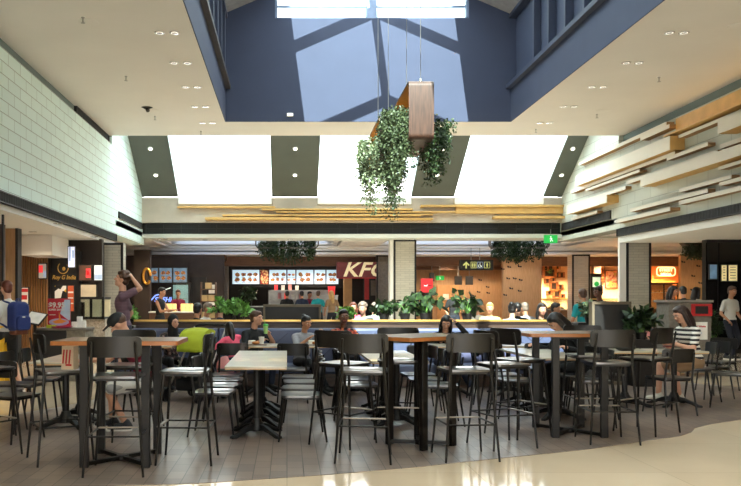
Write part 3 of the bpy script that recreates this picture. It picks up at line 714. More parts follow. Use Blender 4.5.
# --- stroller
t = thing('stroller', 'black stroller with lime green hood beside the woman in headscarf', 'stroller', (PX(195, 11.1), 11.1, 0), D(-25))
lime = mat('lime_fabric', (166, 178, 40), .8, 0, .1, 8); strol = mat('black_stroller_fabric', (24, 24, 26), .8)
hd = MB(); vs = []; fs = []; n = 12; m = 9
for i in range(n+1):
    a = D(-5+125*i/n)
    for j in range(m+1):
        x = -.19+.38*j/m; rr = .29*(1-.10*(abs(x)/.19)**3)+(.012 if i % 3 == 0 else 0)
        vs.append((x*(1-.25*math.sin(a)*0), -rr*math.cos(a)*.95+.10, .70+rr*math.sin(a)))
for i in range(n):
    for j in range(m): a = i*(m+1)+j; fs.append((a, a+1, a+m+2, a+m+1))
h = hd.add(vs, fs).build('hood', lime, t); so_ = h.modifiers.new('solid', 'SOLIDIFY'); so_.thickness = .012
for x in (-.185, .185):
    q = [(.10, .70)]+[(-.29*math.cos(D(-5+125*k/10))*.93+.10, .70+.285*math.sin(D(-5+125*k/10))) for k in range(11)]
    MB().prism(q, x-.006, x+.006, Matrix(((0, 0, 1, 0), (1, 0, 0, 0), (0, 1, 0, 0), (0, 0, 0, 1)))).build('hood_side', lime, t)
MB().prism([(-.42, .46), (-.38, .38), (.16, .32), (.38, .74), (.30, .80), (.06, .46)], -.22, .22, Matrix(((0, 0, 1, 0), (1, 0, 0, 0), (0, 1, 0, 0), (0, 0, 0, 1)))).build('seat_shell', strol, t, bevel=.03)
MB().bb(-.2, .2, -.2, .3, .14, .30).build('basket', strol, t, bevel=.03)
for x in (-.26, .26):
    MB().tube([(x, -.34, .10), (x, .05, .52), (x, .42, 1.0)], .014, 8).build('frame_tube', steel, t); MB().tube([(x, .34, .10), (x, -.02, .54)], .014, 8).build('frame_tube', steel, t)
    for y in (-.34, .34):
        M = T(x, y, .10) @ Matrix.Rotation(PI/2, 4, 'Y')
        wl = MB().lathe([(.05, -.02), (.092, -.022), (.10, -.012), (.10, .012), (.092, .022), (.05, .02)], n=20, M=M).build('wheel', dark, t); MB().lathe([(0, -.014), (.06, -.014), (.06, .014), (0, .014)], n=14, M=M).build('wheel_hub', steel, wl)
MB().tube([(-.26, .42, 1.0), (-.20, .46, 1.03), (.20, .46, 1.03), (.26, .42, 1.0)], .018, 8).build('handlebar', dark, t)
bl = tag(MB().ell((0, 0, 0), (.13, .10, .16)).build('pram_toy', pinkpaper), 'pale pink bundle hanging at right side of green hooded stroller', 'bundle'); bl.location = (PX(225, 10.9), 11.0, .46)
o = bl

# ================================================================== PLANTS
def leaves(mb, pts, size, n_dir=None, droop=.5, rnd=None):
    """one small folded leaf per point (centre, outward direction)"""
    r = rnd or R_
    for p, d in pts:
        d = V(d)+V((r.uniform(-.6, .6), r.uniform(-.6, .6), r.uniform(-.6, .6)-droop)); d.normalize()
        a, b, _ = basis(d); ang = r.uniform(0, 2*PI); s_ = a*math.cos(ang)+b*math.sin(ang); up = d.cross(s_)
        L = size*r.uniform(.6, 1.3); w = L*.30; p = V(p)
        mb.add([p, p+d*L*.5+s_*w+up*w*.3, p+d*L, p+d*L*.5-s_*w+up*w*.3, p+d*L*.45], [(0, 1, 4), (1, 2, 4), (2, 3, 4), (3, 0, 4)])
    return mb
def trail_pts(x0, x1, y0, y1, ztop, zbot, n, spread=.12, taper=.5, r=R_):
    out = []; strands = max(6, n//45)
    for k in range(strands):
        x = r.uniform(x0, x1); y = r.uniform(y0, y1); u = abs((x-x0)/(x1-x0)-.5)*2
        L = (ztop-zbot)*r.uniform(.55, 1)*(1-taper*u*u)
        ox, oy = r.gauss(0, spread), r.gauss(0, spread)
        for i in range(n//strands):
            f = r.random(); z = ztop-L*f
            out.append(((x+ox*f+r.gauss(0, .035), y+oy*f+r.gauss(0, .035), z), (r.uniform(-1, 1), r.uniform(-1, 1), -.3)))
    return out
# hanging walnut loop planters in the atrium
def loop_planter(x, y0, y1, z0, z1, w, lab, seed, cables):
    r = random.Random(seed)
    t = thing('hanging_planter', lab, 'hanging planter', (x, y0, z0), 0)
    L, H = y1-y0, z1-z0
    o = rrect(L, H, .10, 6, L/2, H/2); i_ = rrect(L-.07, H-.07, .07, 6, L/2, H/2); n = len(o)
    def ring(pa, pb, xa, xb):
        vs = [(xx, p[0], p[1]) for q in (pa, pb) for xx in (xa, xb) for p in q]; fs = []
        for k in range(n):
            k2 = (k+1) % n
            fs += [(k, k2, n+k2, n+k), (2*n+k, 3*n+k, 3*n+k2, 2*n+k2), (k, 2*n+k, 2*n+k2, k2), (n+k, n+k2, 3*n+k2, 3*n+k)]
        return MB().add(vs, fs)
    ring(o, rrect(L-.05, H-.05, .08, 6, L/2, H/2), -w/2, w/2).build('loop_frame', walnut, t)
    ring(rrect(L-.052, H-.052, .078, 6, L/2, H/2), i_, -w/2+.003, w/2-.003).build('inner_lining', amber, t)
    MB().bb(-w/2+.02, w/2-.02, .10, L-.1, .04, .26).build('trough', greyc, t)
    for yy in cables: MB().tube([(0, yy, H-.01), (0, yy, 5.5)], .006, 6).build('suspension_cable', steel, t)
    MB().lathe([(0, H), (.03, H), (.022, H+.05), (0, H+.06)], c=(0, cables[0], 0), n=12).build('cable_fitting', steel, t)
    return t, r
ph = (14.0, 16.4)
t, r = loop_planter(PX(421.5, 14.0), 14.0, 15.9, PZ(139, 14), PZ(80, 14), .44, 'nearer walnut loop planter hanging in the atrium, trailing greenery', 5, (.1, 1.75))
f = MB(); g2 = MB()
f.v; 
leaves(f, trail_pts(-.62, -.12, .1, 1.0, .58, -1.2, 5600, .05, .75, r), .06, rnd=r); leaves(f, trail_pts(-.60, -.22, .2, 1.5, .66, -.3, 2000, .1, .4, r), .06, rnd=r)
f.build('trailing_foliage', leaf_g, t)
leaves(g2, trail_pts(.10, .62, .2, 1.4, .42, -.75, 3400, .06, .7, r), .06, rnd=r); g2.build('trailing_foliage', leaf_d, t)
g3 = MB()
for k in range(60):
    b0 = V((r.uniform(-.3, .3), r.uniform(.4, 1.5), .3)); d = V((r.uniform(-1, 1), r.uniform(-.6, .6), r.uniform(.2, 1))).normalized()
    e = b0+d*r.uniform(.2, .42); leaves(g3, [(b0.lerp(e, q/7), d) for q in range(8)], .06, droop=.1, rnd=r)
g3.build('fern_fronds', leaf_s, t)
t, r = loop_planter(PX(388, 17.4), 17.2, 19.5, PZ(160, 17.2), PZ(115, 17.2), .40, 'farther walnut loop planter behind the first, with silvery trailing greenery', 8, (.15, 2.1))
f = MB(); leaves(f, trail_pts(-.60, -.05, .0, 1.0, .5, -1.25, 4600, .05, .7, r), .065, rnd=r); f.build('trailing_foliage', leaf_s, t)
f = MB(); leaves(f, trail_pts(-.1, .4, .3, 1.2, .2, -1.3, 2400, .05, .7, r), .065, rnd=r); f.build('trailing_foliage', leaf_g, t)
# long planters hanging in the rear ceiling tray
def tray_planter(x0, x1, Y, lab, seed, zb, zt=3.62):
    r = random.Random(seed); L = x1-x0
    t = thing('hanging_planter', lab, 'hanging planter', (x0, Y, 3.0))
    o = rrect(L+.2, zt-3.2, .16, 5, L/2, (zt+3.2)/2-3.0); i_ = rrect(L+.12, zt-3.28, .12, 5, L/2, (zt+3.2)/2-3.0); n = len(o)
    vs = [(p[0], yy, p[1]) for q in (o, i_) for yy in (-.15, .15) for p in q]; fs = []
    for k in range(n):
        k2 = (k+1) % n; fs += [(k, k2, n+k2, n+k), (2*n+k, 3*n+k, 3*n+k2, 2*n+k2), (k, 2*n+k, 2*n+k2, k2), (n+k, n+k2, 3*n+k2, 3*n+k)]
    MB().add(vs, fs).build('loop_frame', greyc, t)
    for xx in (.2, L-.2): MB().tube([(xx, 0, zt-3.02), (xx, 0, 1.44)], .008, 6).build('suspension_cable', steel, t)
    f = MB(); leaves(f, trail_pts(.05, L-.05, -.2, .2, .5, zb-3.0, 4200, .06, .25, r), .085, rnd=r); f.build('trailing_foliage', leaf_d, t)
tray_planter(PX(258, 28.6), PX(316, 28.6), 28.6, 'long hanging planter of ferns above the fried chicken counter', 3, 2.62)
tray_planter(PX(492, 28.6), PX(546, 28.6), 28.6, 'long hanging planter of ferns above the patterned wood wall', 4, 2.66)
tray_planter(PX(684, 27.2), PX(708, 27.2), 27.2, 'short hanging planter of ferns by the neon sign shop', 6, 2.72, 3.5)
# pot plants along the half wall
def potted(px, Y, z, h, w, lab, m, seed, n=260, size=.10, big=False):
    r = random.Random(seed); t = thing('potted_plant', lab, 'plant', (PX(px, Y), Y, z))
    MB().lathe([(0, 0), (.07, 0), (.09, .11), (.085, .115), (0, .10)], n=16).build('pot', dark, t)
    st = MB(); lf = MB()
    for k in range(17 if big else 24):
        a = r.uniform(0, 2*PI); tip = V((math.cos(a)*w*r.uniform(.3, 1)/2, math.sin(a)*min(w, .35)*r.uniform(.3, 1)/2, h*r.uniform(.45, 1)))
        b0 = V((r.uniform(-.03, .03), r.uniform(-.03, .03), .09)); mid = b0.lerp(tip, .6)+V((0, 0, .1*h))
        st.tube([b0, mid, tip], .005, 5)
        if big:
            leaves(lf, [(tip, (tip-mid)), (mid, tip-mid), (tip-V((0, 0, .02)), V((r.uniform(-1, 1), r.uniform(-1, 1), .3)))], size*1.5, droop=.3, rnd=r)
        else:
            leaves(lf, [(mid.lerp(tip, q/(n/20)), tip-mid) for q in range(int(n/20))], size, droop=.15, rnd=r)
    st.build('stems', leaf_b, t); lf.build('leaves', m, t)
Zt = 1.05
potted(425, 13.25, Zt, .46, .80, 'broad leaved dark plant on half wall right of central column', leaf_d, 1, big=True, size=.13)
potted(405, 13.3, Zt, .34, .4, 'small leafy plant on half wall before the central column', leaf_d, 2, big=True, size=.09)
potted(384, 13.3, Zt, .30, .42, 'low fern on half wall left of the central column', leaf_d, 3)
potted(467, 13.3, Zt, .44, .5, 'tall rubber plant on half wall under the black exit direction sign', leaf_d, 4, big=True, size=.12)
potted(347, 13.35, Zt, .18, .3, 'small fern on half wall behind the patterned shirt man', leaf_b, 5)
potted(228, 13.35, Zt, .34, .62, 'bright green bushy fern on half wall left of the green drink man', leaf_b, 6, 420)
potted(240, 13.4, Zt, .26, .4, 'smaller bright fern beside the bushy fern on half wall', leaf_b, 9, 300)
potted(590, 13.35, 1.0, .36, .4, 'green plant on end of half wall left of the dark divider', leaf_g, 7)
potted(641, 12.9, .75, .5, .62, 'spiky dark plant right of the dark framed divider', leaf_d, 8, 400, .14)
t = tag(MB().bb(-.18, .18, -.18, .18, 0, .75).build('planter_box', dark, bevel=.01), 'dark planter box under the spiky plant by divider', 'planter'); t.location = (PX(641, 12.9), 12.9, 0)
t = tag(MB().bb(-.16, .16, -.16, .16, 0, 1.0).build('planter_box', dark, bevel=.01), 'dark planter box under the green plant at bench end', 'planter'); t.location = (PX(590, 13.35)+.05, 13.75, 0)
potted(128, 13.6, .95, .3, .4, 'bright plant behind the man in purple shirt', leaf_b, 11, 240)
t = tag(MB().bb(-.16, .16, -.16, .16, 0, .95).build('planter_box', dark, bevel=.01), 'dark planter box under the bright plant behind purple shirt man', 'planter'); t.location = (PX(126, 13.6), 13.6, 0)
# ================================================================== PEOPLE
def fuse(mb, name, m, parent, voxel, smooth=4, cut=None):
    """melt overlapping rounded forms into one continuous skin"""
    me = bpy.data.meshes.new('t'); me.from_pydata(mb.v, [], mb.f)
    o = bpy.data.objects.new('t', me); COL.objects.link(o)
    r = o.modifiers.new('r', 'REMESH'); r.mode = 'VOXEL'; r.voxel_size = voxel
    s = o.modifiers.new('s', 'SMOOTH'); s.iterations = smooth; s.factor = .5
    n = mesh_of(o); bpy.data.objects.remove(o); bpy.data.meshes.remove(me)
    if cut:
        bm = bmesh.new(); bm.from_mesh(n)
        for co, no in cut: bmesh.ops.bisect_plane(bm, geom=bm.verts[:]+bm.edges[:]+bm.faces[:], plane_co=co, plane_no=no, clear_outer=True)
        bm.to_mesh(n); bm.free()
    for p in n.polygons: p.use_smooth = True
    n.name = name; n.materials.clear(); n.materials.append(m)
    q = bpy.data.objects.new(name, n); COL.objects.link(q); q.parent = parent; return q
def ik(a, tgt, l1, l2, pole):
    d = tgt-a; L = min(max(d.length, abs(l1-l2)+.02), (l1+l2)*.995); d.normalize()
    x = (l1*l1-l2*l2+L*L)/(2*L); h = math.sqrt(max(0, l1*l1-x*x))
    p = (pole-d*pole.dot(d)).normalized()
    return a+d*x+p*h, a+d*L
SK = {'fair': mat('fair_skin', (196, 146, 120), .55, 0, .05, 9), 'tan': mat('tan_skin', (180, 126, 94), .55, 0, .05, 9), 'brown': mat('brown_skin', (104, 66, 48), .5, 0, .06, 9)}
HR = {'black': mat('black_hair', (26, 21, 20), .45, 0, .2, 30), 'brown': mat('brown_hair', (78, 50, 34), .5, 0, .2, 30), 'blonde': mat('blonde_hair', (190, 152, 96), .5, 0, .15, 30), 'grey': mat('grey_hair', (120, 104, 92), .5, 0, .2, 30), 'darkbrown': mat('dark_brown_hair', (44, 28, 24), .45, 0, .2, 30), 'auburn': mat('auburn_hair', (96, 48, 34), .5, 0, .2, 30)}
lipm = mat('lip_colour', (150, 76, 70), .5); eyew = mat('eye_white', (226, 222, 216), .3); eyed = mat('iris_dark', (36, 24, 20), .25); sole = mat('shoe_sole', (210, 206, 200), .7)
def person(lab, loc, rz, H=1.70, pose='sit', seat=.46, lean=5, head=(0, 0, 0), hands=None, poles=None, feet=None, skin='fair', hair='black', style='short', shirt=None, sleeve='short', legs=None, leglen='long', shoe=None,
           twist=0, voxel=.010, side=0, knees=None, z=0, group=None, neck=None):
    s = H/1.75; t = thing('person', lab, 'person', (loc[0], loc[1], z), D(rz), group)
    shirt = shirt or mat('shirt_grey', (120, 120, 124), .85); legs = legs or mat('dark_jeans', (34, 38, 50), .85); shoe = shoe or dark
    hz = (seat+.095) if pose == 'sit' else .93*s
    hip = V((0, 0, hz)); a = D(lean); sd = D(side)
    Rt = Matrix.Rotation(sd, 3, 'Y') @ Matrix.Rotation(a, 3, 'X')
    def tp(h, f=0, x=0): return hip+Rt @ V((x*s, -f*s, h*s))
    Rs = Rt @ Matrix.Rotation(D(twist), 3, 'Z')
    def sp_(h, f=0, x=0): return hip+Rt @ V((0, 0, h*s))+Rs @ V((x*s, -f*s, 0))
    Rh = Matrix.Rotation(D(head[2]), 3, 'Y') @ Matrix.Rotation(D(head[1]), 3, 'Z') @ Matrix.Rotation(D(head[0]), 3, 'X')
    nk = tp(.52, -.005); hc = nk+Rt @ V((0, -.012*s, .06*s))+Rh @ V((0, -.022*s, .115*s))
    def hp(x, y, z_): return hc+Rh @ V((x*s, -y*s, z_*s))
    E = lambda mb, c, r, M=None: mb.ell(c, [q*s for q in r], 14, 10, M)
    # ---- body
    b = MB(); E(b, tp(.02), (.155, .11, .12), Rt); E(b, tp(.17), (.135, .095, .15), Rt); E(b, sp_(.34), (.160, .105, .16), Rs)
    b.cone(sp_(.44, -.01, -.13), sp_(.44, -.01, .13), .062*s, .062*s); b.cone(tp(.44, -.01), hc+Rh @ V((0, .02*s, -.05*s)), .056*s, .054*s)
    E(b, hc+Rh @ V((0, .010*s, .022*s)), (.076, .094, .098), Rh); E(b, hp(0, .022, -.052), (.058, .066, .062), Rh); E(b, hp(0, .060, -.088), (.026, .024, .022), Rh)
    b.cone(hp(0, .083, .012), hp(0, .104, -.022), .009*s, .015*s, 8)
    for x in (-1, 1):
        E(b, hp(x*.078, -.004, -.008), (.012, .022, .034), Rh); E(b, hp(x*.040, .066, -.022), (.026, .022, .024), Rh)
    b.cone(hp(-.05, .078, .030), hp(.05, .078, .030), .014*s, .014*s, 8)
    cl = MB(); E(cl, tp(.02), (.168, .124, .11), Rt); E(cl, tp(.17), (.150, .110, .155), Rt); E(cl, sp_(.34), (.174, .119, .162), Rs)
    cl.cone(sp_(.437, -.01, -.13), sp_(.437, -.01, .13), .072*s, .072*s); cl.cone(tp(.40, -.01), tp(.497, -.008), .078*s, .064*s)
    # ---- arms
    W_ = {}
    hands = hands or {}
    poles = poles or {}
    for k, x in (('R', -1), ('L', 1)):
        sh = sp_(.435, -.01, x*.175)
        tg = V(hands.get(k, tuple(tp(.0, .16, x*.22)))); tg = V(tg)
        el, wr = ik(sh, tg, .285*s, .255*s, V(poles.get(k, (x*.5, .6, -.7))))
        b.cone(sh, el, .047*s, .038*s); b.cone(el, wr, .039*s, .026*s)
        d = (wr-el).normalized(); W_[k] = (wr, d)
        # hand: palm, four curled fingers, thumb
        sidev = V((x, 0, 0)); nrm_ = d.cross(V((0, 0, 1)) if abs(d.z) < .8 else V((0, -1, 0))).normalized(); pn = nrm_.cross(d).normalized()   # nrm_: across palm, pn: palm back
        pc = wr+d*.045*s
        Mh = Matrix((nrm_, d, pn)).transposed()
        E(b, pc, (.038, .052, .018), Mh)
        for q, (off, ln) in enumerate(((-.028, .062), (-.009, .072), (.010, .068), (.028, .052))):
            r0 = wr+d*.080*s+nrm_*off*s; kn = r0+(d*.9-pn*.45).normalized()*ln*.5*s; tip = kn+(d*.45-pn*.9).normalized()*ln*.5*s
            b.cone(r0-d*.02*s, kn, .0105*s, .0095*s, 7); b.cone(kn, tip, .0095*s, .0085*s, 7)
        th = wr+d*.03*s+nrm_*(-.034*s if x > 0 else .034*s); sg = -1 if x > 0 else 1
        k1 = th+(d*.6+nrm_*sg*.6-pn*.4).normalized()*.035*s; b.cone(th, k1, .013*s, .011*s, 7); b.cone(k1, k1+(d*.8-pn*.5).normalized()*.032*s, .011*s, .009*s, 7)
        if sleeve == 'long': cl.cone(sh, el, .060*s, .050*s); cl.cone(el, el.lerp(wr, .93), .050*s, .037*s)
        elif sleeve == 'short': cl.cone(sh, sh.lerp(el, .68), .062*s, .060*s)
    # ---- legs
    tr_ = MB(); E(tr_, tp(-.01), (.172, .128, .12), Rt)
    shs = MB(); sls = MB()
    feet = feet or {}; knees = knees or {}
    for k, x in (('R', -1), ('L', 1)):
        hj = hip+V((x*.085*s, 0, -.03*s))
        df = (x*.10*s, -.42*s, .085) if pose == 'sit' else (x*.10*s, .02, .085)
        an = V(feet.get(k, df))
        kn, an = ik(hj, an, .44*s, .43*s, V(knees.get(k, (x*.15, -1, .5 if pose == 'sit' else 0))))
        b.cone(hj, kn, .078*s, .052*s); b.cone(kn, an, .054*s, .036*s); E(b, kn.lerp(an, .28)+V((0, .012, 0)), (.052, .052, .11))
        fd = V((kn.x-hj.x, -.2 if pose != 'sit' else kn.y-hj.y, 0)); fd = V((fd.x*.5, -abs(fd.y)-.1, 0)).normalized()
        toe = V((an.x, an.y, max(.035, an.z-.05)))+fd*.14*s
        b.cone(an+V((0, .02, -.03)), toe, .036*s, .028*s)
        zf = an.z-.085
        shs = MB(); sls = MB()
        shs.cone(an+V((0, .03, -.035))-fd*.0, toe+fd*.02, .050*s, .042*s); shs.cone(an+V((0, .01, .0)), an+V((0, .02, -.04)), .048*s, .050*s)
        yaw = math.atan2(-fd.x, fd.y); cpt = (an+toe)/2
        sls.prism(rrect(.095*s, .29*s, .045*s, 4), zf+.0, zf+.022, T(cpt.x, cpt.y, 0) @ Matrix.Rotation(yaw, 4, 'Z'))
        fo = fuse(shs, 'shoe', shoe, t, voxel*1.2, 2); sls.build('sole', sole, fo)
        tr_.cone(hj, kn, .092*s, .066*s) if leglen != 'short' else tr_.cone(hj, hj.lerp(kn, .88), .096*s, .088*s)
        if leglen == 'long': tr_.cone(kn, kn.lerp(an, .9), .066*s, .052*s)
    fuse(b, 'body', SK[skin], t, voxel)
    fuse(cl, 'shirt', shirt, t, voxel*1.2, 4)
    fuse(tr_, 'shorts' if leglen == 'short' else 'trousers', legs, t, voxel*1.2, 4)
    # ---- face
    for x in (-1, 1):
        e = MB().ell(hp(x*.031, .0795, .012), (.0135*s, .009*s, .0075*s), 10, 6, Rh).build('eye', eyew, t); MB().ell(hp(x*.031, .0855, .012), (.0065*s, .004*s, .0065*s), 8, 6, Rh).build('iris', eyed, e)
        MB().cone(hp(x*.016, .092, .031), hp(x*.048, .084, .034), .0045*s, .0035*s, 6).build('eyebrow', HR.get(hair, HR['black']), t)
    MB().cone(hp(-.020, .084, -.060), hp(.020, .084, -.060), .0065*s, .0065*s, 8).build('mouth', lipm, t)
    # ---- hair / headwear
    hm = HR.get(hair, HR['black']); hh = MB()
    E(hh, hp(0, -.024, .046), (.086, .098, .090), Rh)
    if style in ('short', 'curly', 'bun', 'long', 'tail'): E(hh, hp(0, .022, .088), (.066, .066, .040), Rh); E(hh, hp(0, -.05, -.01), (.076, .062, .075), Rh)
    if style == 'curly':
        for k in range(46):
            u = R_.uniform(0, 2*PI); v_ = R_.uniform(-.15, 1); q = math.sqrt(max(0, 1-v_*v_)); yy = .1*q*math.sin(u)
            if yy > .045 and v_ < .55: continue
            E(hh, hp(.088*q*math.cos(u), yy-.022, .045+.092*v_), (.026, .026, .026))
    if style == 'bun': E(hh, hp(0, -.10, .10), (.045, .045, .045))
    if style == 'tail': hh.cone(hp(0, -.11, .04), hp(0, -.16, -.14), .032*s, .016*s)
    if style == 'long':
        for x in (-1, 1):
            hh.cone(hp(x*.066, -.005, .05), hp(x*.084, -.01, -.09), .032*s, .036*s); hh.cone(hp(x*.084, -.01, -.09), hp(x*.085, -.02, -.24), .036*s, .026*s)
        hh.cone(hp(0, -.07, .02), hp(0, -.095, -.16), .075*s, .078*s); hh.cone(hp(0, -.095, -.16), hp(0, -.10, -.32), .078*s, .05*s)
    if style == 'hijab':
        hh = MB(); E(hh, hp(0, -.030, .026), (.102, .108, .126), Rh); hh.cone(hp(0, -.01, -.07), tp(.46, .02), .088*s, .11*s); E(hh, tp(.40, .06), (.15, .09, .09), Rt)
        # keep the face clear
        hv = fuse(hh, 'headscarf', mat('black_headscarf', (20, 18, 20), .85), t, .011, 4, cut=None)
        fm = MB(); E(fm, hp(0, .050, -.010), (.064, .068, .086), Rh); fuse(fm, 'face', SK[skin], t, .009, 2)
        for x in (-1, 1): MB().ell(hp(x*.028, .117, .012), (.012*s, .006*s, .006*s), 10, 6, Rh).build('eye', eyed, t); MB().cone(hp(x*.016, .116, .032), hp(x*.044, .108, .034), .004*s, .004*s, 6).build('eyebrow', HR['black'], t)
        MB().cone(hp(0, .118, -.005), hp(0, .128, -.022), .008*s, .013*s, 8).build('nose', SK[skin], t)
        MB().cone(hp(-.022, .108, -.055), hp(.022, .108, -.055), .007*s, .007*s, 8).build('mouth', lipm, t)
    elif style == 'cap':
        fuse(hh, 'hair', hm, t, .012)
        cp = MB(); E(cp, hp(0, -.004, .062), (.096, .112, .082), Rh)
        Mb = Matrix.Translation(hp(0, .10, .058)) @ (Rh @ Matrix.Rotation(D(12), 3, 'X')).to_4x4()
        o = fuse(cp, 'cap', mat('black_cap', (20, 20, 22), .8), t, .010)
        MB().prism(rrect(.15*s, .17*s, .07*s, 6), -.004, .004, Mb).build('cap_brim', mat('black_cap', (20, 20, 22), .8), o)
        MB().box(hp(-.0, .0, .0)*0, (.0, .0, .0)) if 0 else None
    elif style == 'bald': pass
    else: fuse(hh, 'hair', hm, t, .011, 3)
    M = Matrix.Translation(t.location) @ Matrix.Rotation(D(rz), 4, 'Z')
    return t, {k: (M @ w_, (M.to_3x3() @ d_)) for k, (w_, d_) in W_.items()}, (lambda x, y, z_: M @ hp(x, y, z_)), (lambda h, f=0, x=0: M @ tp(h, f, x))
blk = mat('black_cotton', (22, 22, 24), .85); wht = mat('white_cotton', (206, 202, 194), .85, 0, .04); mar = mat('maroon_cotton', (128, 20, 48), .85); gry = mat('heather_grey_cotton', (142, 142, 148), .9, 0, .15, 60)
pur = stripes('purple_fine_stripe', (112, 84, 96), (94, 70, 82), 14, 'Z'); shortg = stripes('grey_white_sport_shorts', (206, 204, 200), (150, 150, 152), 5, 'X'); denim = mat('dark_denim', (38, 44, 62), .85)
pat = blotch('red_black_print', [(150, 44, 34), (30, 24, 26), (190, 96, 60), (60, 26, 26), (24, 22, 26)], 26); strp = stripes('black_white_stripe', (226, 220, 212), (34, 30, 34), 5.0, 'Z', ratio=.5)
floral = blotch('dark_floral_print', [(34, 28, 32), (60, 44, 46), (150, 130, 126), (28, 26, 30), (90, 60, 56)], 30); pinkc = mat('pink_jacket', (226, 90, 120), .85); tealc = mat('teal_cotton', (24, 150, 156), .85); yelc = mat('yellow_cotton', (216, 200, 120), .85)
tan_s = mat('tan_shorts', (150, 120, 90), .85); navc = mat('navy_cotton', (40, 48, 70), .85)
# 1 standing man in purple
person('tall man in purple striped t-shirt standing with one hand behind his head', (PX(124, 12.4), 12.35), -82, 1.83, 'stand', lean=2, head=(-14, 0, 0), hands={'L': (.05, .13, 1.74), 'R': (-.24, -.02, .95)}, poles={'L': (.35, 1.0, -.1), 'R': (-.4, .5, 0)}, hair='brown', style='curly', shirt=pur, legs=denim)
# 2 man in cap
person('man in black cap and maroon t-shirt hunched over at left high table', (-1.50, 8.62), -88, 1.68, 'sit', seat=.44, lean=24, head=(34, 0, 0), hands={'L': (.22, -.62, .76), 'R': (-.16, -.66, .76)}, feet={'L': (.12, -.22, .085), 'R': (-.12, -.40, .085)}, hair='brown', style='cap', shirt=mar, legs=shortg, leglen='short', shoe=mat('dark_sneaker', (40, 40, 46), .7))
# 3 boy with backpack
_, _, _, tpf = person('boy in white t-shirt and black shorts walking away with blue backpack', (PX(10, 12.2), 12.1), 240, 1.68, 'stand', lean=0, head=(4, -10, 0), feet={'L': (.10, -.12, .085), 'R': (-.10, .18, .085)}, hands={'R': (-.22, -.12, .92), 'L': (.26, -.12, 1.0)}, hair='auburn', style='short', shirt=wht, legs=blk, leglen='short', shoe=sole)
q = tpf(.27, -.24, .0)
t = thing('backpack', 'navy blue backpack on back of the boy in white t-shirt', 'backpack', (q.x, q.y, q.z-.02), D(240))
bp = mat('navy_nylon', (26, 44, 104), .7); MB().prism(rrect(.30, .46, .10, 6), -.09, .09, XZ).build('main_bag', bp, t, bevel=.04, seg=3); MB().prism(rrect(.24, .22, .06, 5), -.05, .05, T(0, .095, -.09) @ XZ).build('front_pocket', bp, t, bevel=.025, seg=3)
MB().prism(rrect(.24, .08, .03, 3), -.08, .08, T(0, 0.01, -.225) @ XZ).build('leather_base', mat('brown_leather', (110, 62, 44), .6), t, bevel=.02); MB().tube([(-.04, 0, .22), (-.03, 0, .27), (.03, 0, .27), (.04, 0, .22)], .009, 6).build('grab_loop', bp, t)
for x in (-1, 1): MB().tube([(x*.10, -.08, .21), (x*.12, -.19, .24), (x*.13, -.30, .12), (x*.13, -.27, -.08), (x*.12, -.1, -.16)], .017, 8).build('shoulder_strap', bp, t)
MB().box((.03, .152, .0), (.05, .004, .018)).build('emblem', wht, t)
# 4 woman in headscarf
person('smiling woman in black headscarf seated on bench behind green hooded stroller', (PX(171, 12.5), 12.52), 24, 1.50, 'sit', seat=.36, lean=10, head=(6, 12, 0), hands={'R': (-.2, -.42, .66), 'L': (.2, -.42, .66)}, hair='black', style='hijab', shirt=floral, sleeve='long', legs=blk)
# 6 child
person('child with black hair in bright pink jacket seated with back to us', (PX(236, 11.1), 11.0), 196, 1.08, 'sit', seat=.50, lean=12, head=(14, 20, 0), side=10, hands={'R': (.26, -.30, .62), 'L': (.42, -.10, .66)}, feet={'L': (.08, -.2, .2), 'R': (-.08, -.2, .2)}, hair='black', style='long', shirt=pinkc, sleeve='long', legs=navc)
# 7 man with green drink
_, hw, _, _ = person('man in black t-shirt with glasses drinking from a green cup', (PX(250, 12.45), 12.5), 42, 1.66, 'sit', seat=.36, lean=12, head=(2, 30, 0), hands={'L': (.04, -.40, .87), 'R': (-.10, -.36, .76)}, poles={'L': (.8, .1, -.8), 'R': (-.8, .2, -.8)}, hair='brown', style='short', shirt=blk, legs=denim)
wr, d = hw['L']
t = thing('drink_cup', 'green topped drink cup held up by man in black t-shirt', 'cup', tuple(wr+d*.09+V((-.02, -.035, -.05))), 0)
MB().lathe([(0, 0), (.028, 0), (.038, .12), (0, .12)], n=16).build('cup_body', mat('pale_green_cup', (150, 190, 110), .5), t); MB().lathe([(0, .12), (.042, .12), (.042, .132), (.03, .15), (0, .15)], n=16).build('cup_lid', mat('green_lid', (70, 170, 70), .5), t); MB().tube([(.0, 0, .13), (-.03, .02, .22)], .004, 6).build('straw', mat('green_lid', (70, 170, 70), .5), t)
# 8 woman in grey
person('woman in grey t-shirt eating with both hands raised on the navy bench', (PX(302, 12.45), 12.5), 22, 1.52, 'sit', seat=.35, lean=12, head=(12, 14, 0), hands={'L': (.20, -.34, .88), 'R': (-.04, -.36, .80)}, poles={'L': (.7, .2, -.8), 'R': (-.7, .2, -.8)}, feet={'L': (.12, -.66, .085), 'R': (-.05, -.36, .085)}, skin='tan', hair='black', style='bun', shirt=gry, legs=blk, leglen='long')
# 9 man in patterned shirt
person('smiling man in red and black patterned shirt facing us on bench', (PX(343, 12.45), 12.52), 8, 1.66, 'sit', seat=.37, lean=6, head=(0, -2, 0), hands={'L': (.22, -.42, .76), 'R': (-.2, -.42, .76)}, skin='brown', hair='black', style='short', shirt=pat, legs=blk)
